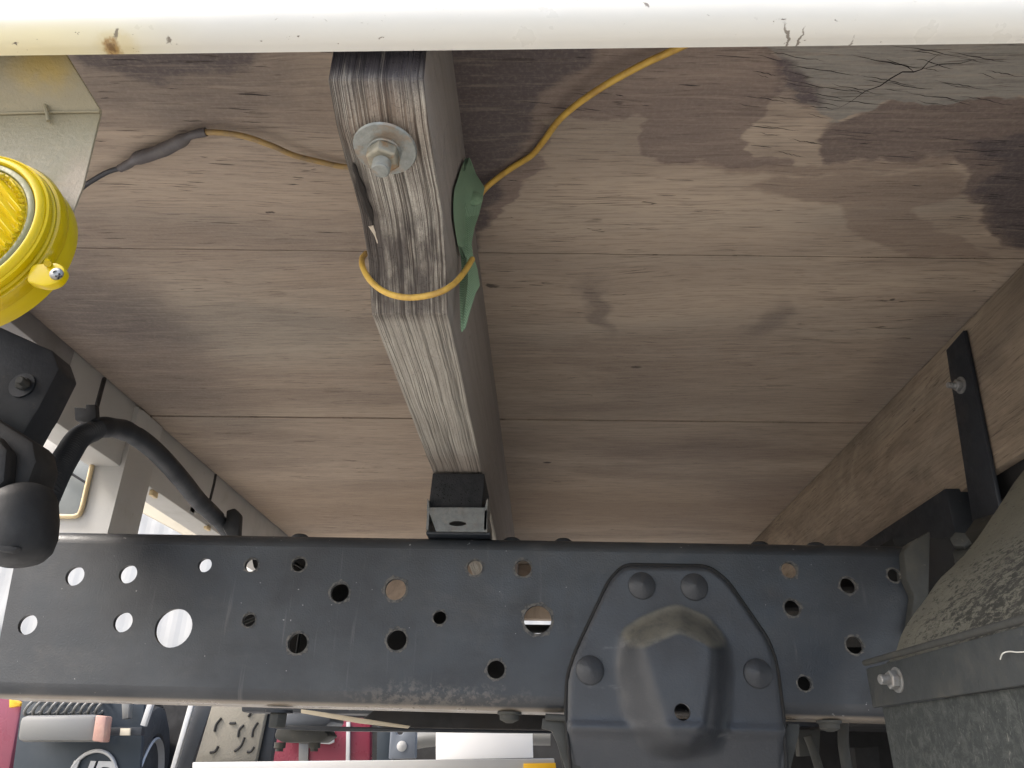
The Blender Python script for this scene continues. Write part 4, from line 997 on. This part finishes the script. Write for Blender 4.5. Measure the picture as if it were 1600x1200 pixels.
wheel = lathe('wheel', [(.28, -.10), (.36, -.12), (.405, -.105), (.415, -.06), (.417, 0), (.415, .06), (.405, .105), (.36, .125), (.30, .12), (.28, .10)], wc, wax, 'tyre', bt, seg=64, smooth=40)
lathe('rim', [(.02, .02), (.18, .02), (.23, .06), (.27, .085), (.285, .118), (.278, .125), (.262, .09), (.25, .05)], wc, wax, 'rim', wheel, seg=48, smooth=40)
tv = []
for k in range(72):
    a = 2 * math.pi * k / 72; A, U, W = frame(wax); e = U * math.cos(a) + W * math.sin(a); s_ = A.cross(e)
    for hh in (-.07, .0, .07):
        c = wc + e * .417 + A * hh; tv.append((*[x for x in extr([c + A * .028 + s_ * .012, c - A * .028 + s_ * .014, c - A * .028 - s_ * .010, c + A * .028 - s_ * .012], e * .003)],))
V, F = join(tv); tag(mo('tread_blocks', V, F, 'tyre', wheel, smooth=0), kind='stuff')
pslab('flap_stay', [(296, 1095), (304, 1095), (276, 1190), (268, 1215), (262, 1215)], 3.0, .02, 'rim', bt)
pslab('flap_frame', [(304, 1095), (334, 1095), (292, 1215), (268, 1215)], 3.05, .04, 'flat_black', bt)
gf = pslab('mud_flap', [(332, 1098), (418, 1100), (398, 1194), (304, 1192)], 3.02, .03, 'mud_grey', bt, bev=.004)
def stroke(pts): return tubevf(smoothpts([P(x, y, Y=3.018) for x, y in pts], 5), .0045, 6)
for st_ in [[(346, 1122), (338, 1132), (335, 1143)], [(341, 1166), (336, 1174), (328, 1176)], [(359, 1130), (368, 1130)],
                                 [(381, 1133), (374, 1140), (372, 1152)], [(382, 1152), (376, 1166), (366, 1174)], [(403, 1129), (396, 1140), (394, 1152)], [(397, 1167), (392, 1174), (386, 1175)], [(394, 1110), (388, 1120)]]:
    V, F = stroke(st_); mo('raised_stroke', V, F, 'void', gf)
pslab('flap_frame', [(418, 1100), (436, 1100), (418, 1215), (398, 1215)], 3.05, .04, 'flat_black', bt)
pslab('body_side', [(400, 1118), (579, 1122), (578, 1215), (400, 1215)], 3.6, .05, 'red', bt, bev=.008)
pslab('body_stripe', [(467, 1160), (482, 1160), (480, 1215), (466, 1215)], 3.585, .012, 'tank', bt)
pslab('body_stripe', [(541, 1128), (547, 1128), (546, 1215), (540, 1215)], 3.585, .012, 'far_white', bt)
pslab('white_plate', [(440, 1130), (522, 1132), (522, 1160), (514, 1163), (440, 1158)], 3.57, .01, 'far_white', bt, bev=.003)
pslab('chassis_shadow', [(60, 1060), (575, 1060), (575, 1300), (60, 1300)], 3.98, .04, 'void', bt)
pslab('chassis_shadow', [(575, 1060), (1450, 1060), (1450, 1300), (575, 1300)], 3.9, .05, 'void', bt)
pslab('post', [(590, 1120), (612, 1120), (612, 1215), (588, 1215)], 3.5, .05, 'navy', bt)
gb = pslab('grey_bracket', [(610, 1140), (617, 1141), (620, 1148), (628, 1148), (632, 1139), (650, 1139), (649, 1185), (607, 1186)], 3.1, .04, 'blue_grey', bt, bev=.004)
lathe('bracket_bolt', [(.018, 0), (.018, .006), (.010, .010), (.002, .011)], P(628, 1166, Y=3.1), (0, -1, 0), 'far_white', gb, seg=20)
tube('cross_tube', [P(650, 1158, Y=3.3), P(700, 1152, Y=3.3), P(860, 1152, Y=3.3)], .03, 'tank', bt, n=2)
tag(pslab('number_plate', [(681, 1140), (832, 1142), (833, 1184), (681, 1187)], 3.0, .006, 'white', bt), 'blank white number plate')
tag(pslab('bumper_edge', [(300, 1191), (866, 1185), (868, 1215), (300, 1215)], 2.95, .05, 'far_white', bt, bev=.004), 'white bumper edge')
pslab('bumper_reflector', [(818, 1193), (868, 1192), (870, 1215), (818, 1215)], 2.94, .012, 'yellow', bt)
pslab('hanging_cable', [(868, 1142), (876, 1140), (886, 1180), (888, 1215), (882, 1215)], 2.9, .02, 'dusty_steel', bt)

shed = empty('white_shed', (-5, 8.2, 0), 'bright white corrugated shed wall far behind the truck', 'building')
V, F = [], []
for i in range(0, 601):
    x = -20 + i * .05; y = 8 + (.004 if (i // 2) % 2 else 0)
    V += [(x, y, 0), (x, y, 5.5), (x, y + .05, 5.5), (x, y + .05, 0)]
for i in range(600):
    a = i * 4; b = a + 4; F += [(a, b, b + 1, a + 1), (a + 1, b + 1, b + 2, a + 2), (a + 2, b + 2, b + 3, a + 3)]
mo('wall', V, F, 'far_white', shed, smooth=0)
box('wall_rail', -20, 10, 7.9, 7.98, 1.30, 1.34, 'tank', shed); box('wall_rail', -20, 10, 7.9, 7.98, .98, 1.01, 'cream', shed)
box('door_hinge', -5.75, -5.62, 7.85, 7.98, 1.40, 1.62, 'dusty_steel', shed)
aw = empty('awning', (-2.3, 5, 0), 'cream canvas awning glimpsed through the gap beside the rear post', 'awning')
pslab('canvas', [(120, 640), (470, 640), (470, 900), (400, 900), (272, 828), (212, 796), (120, 745)], 5.0, .04, 'cream', aw, bev=.01)
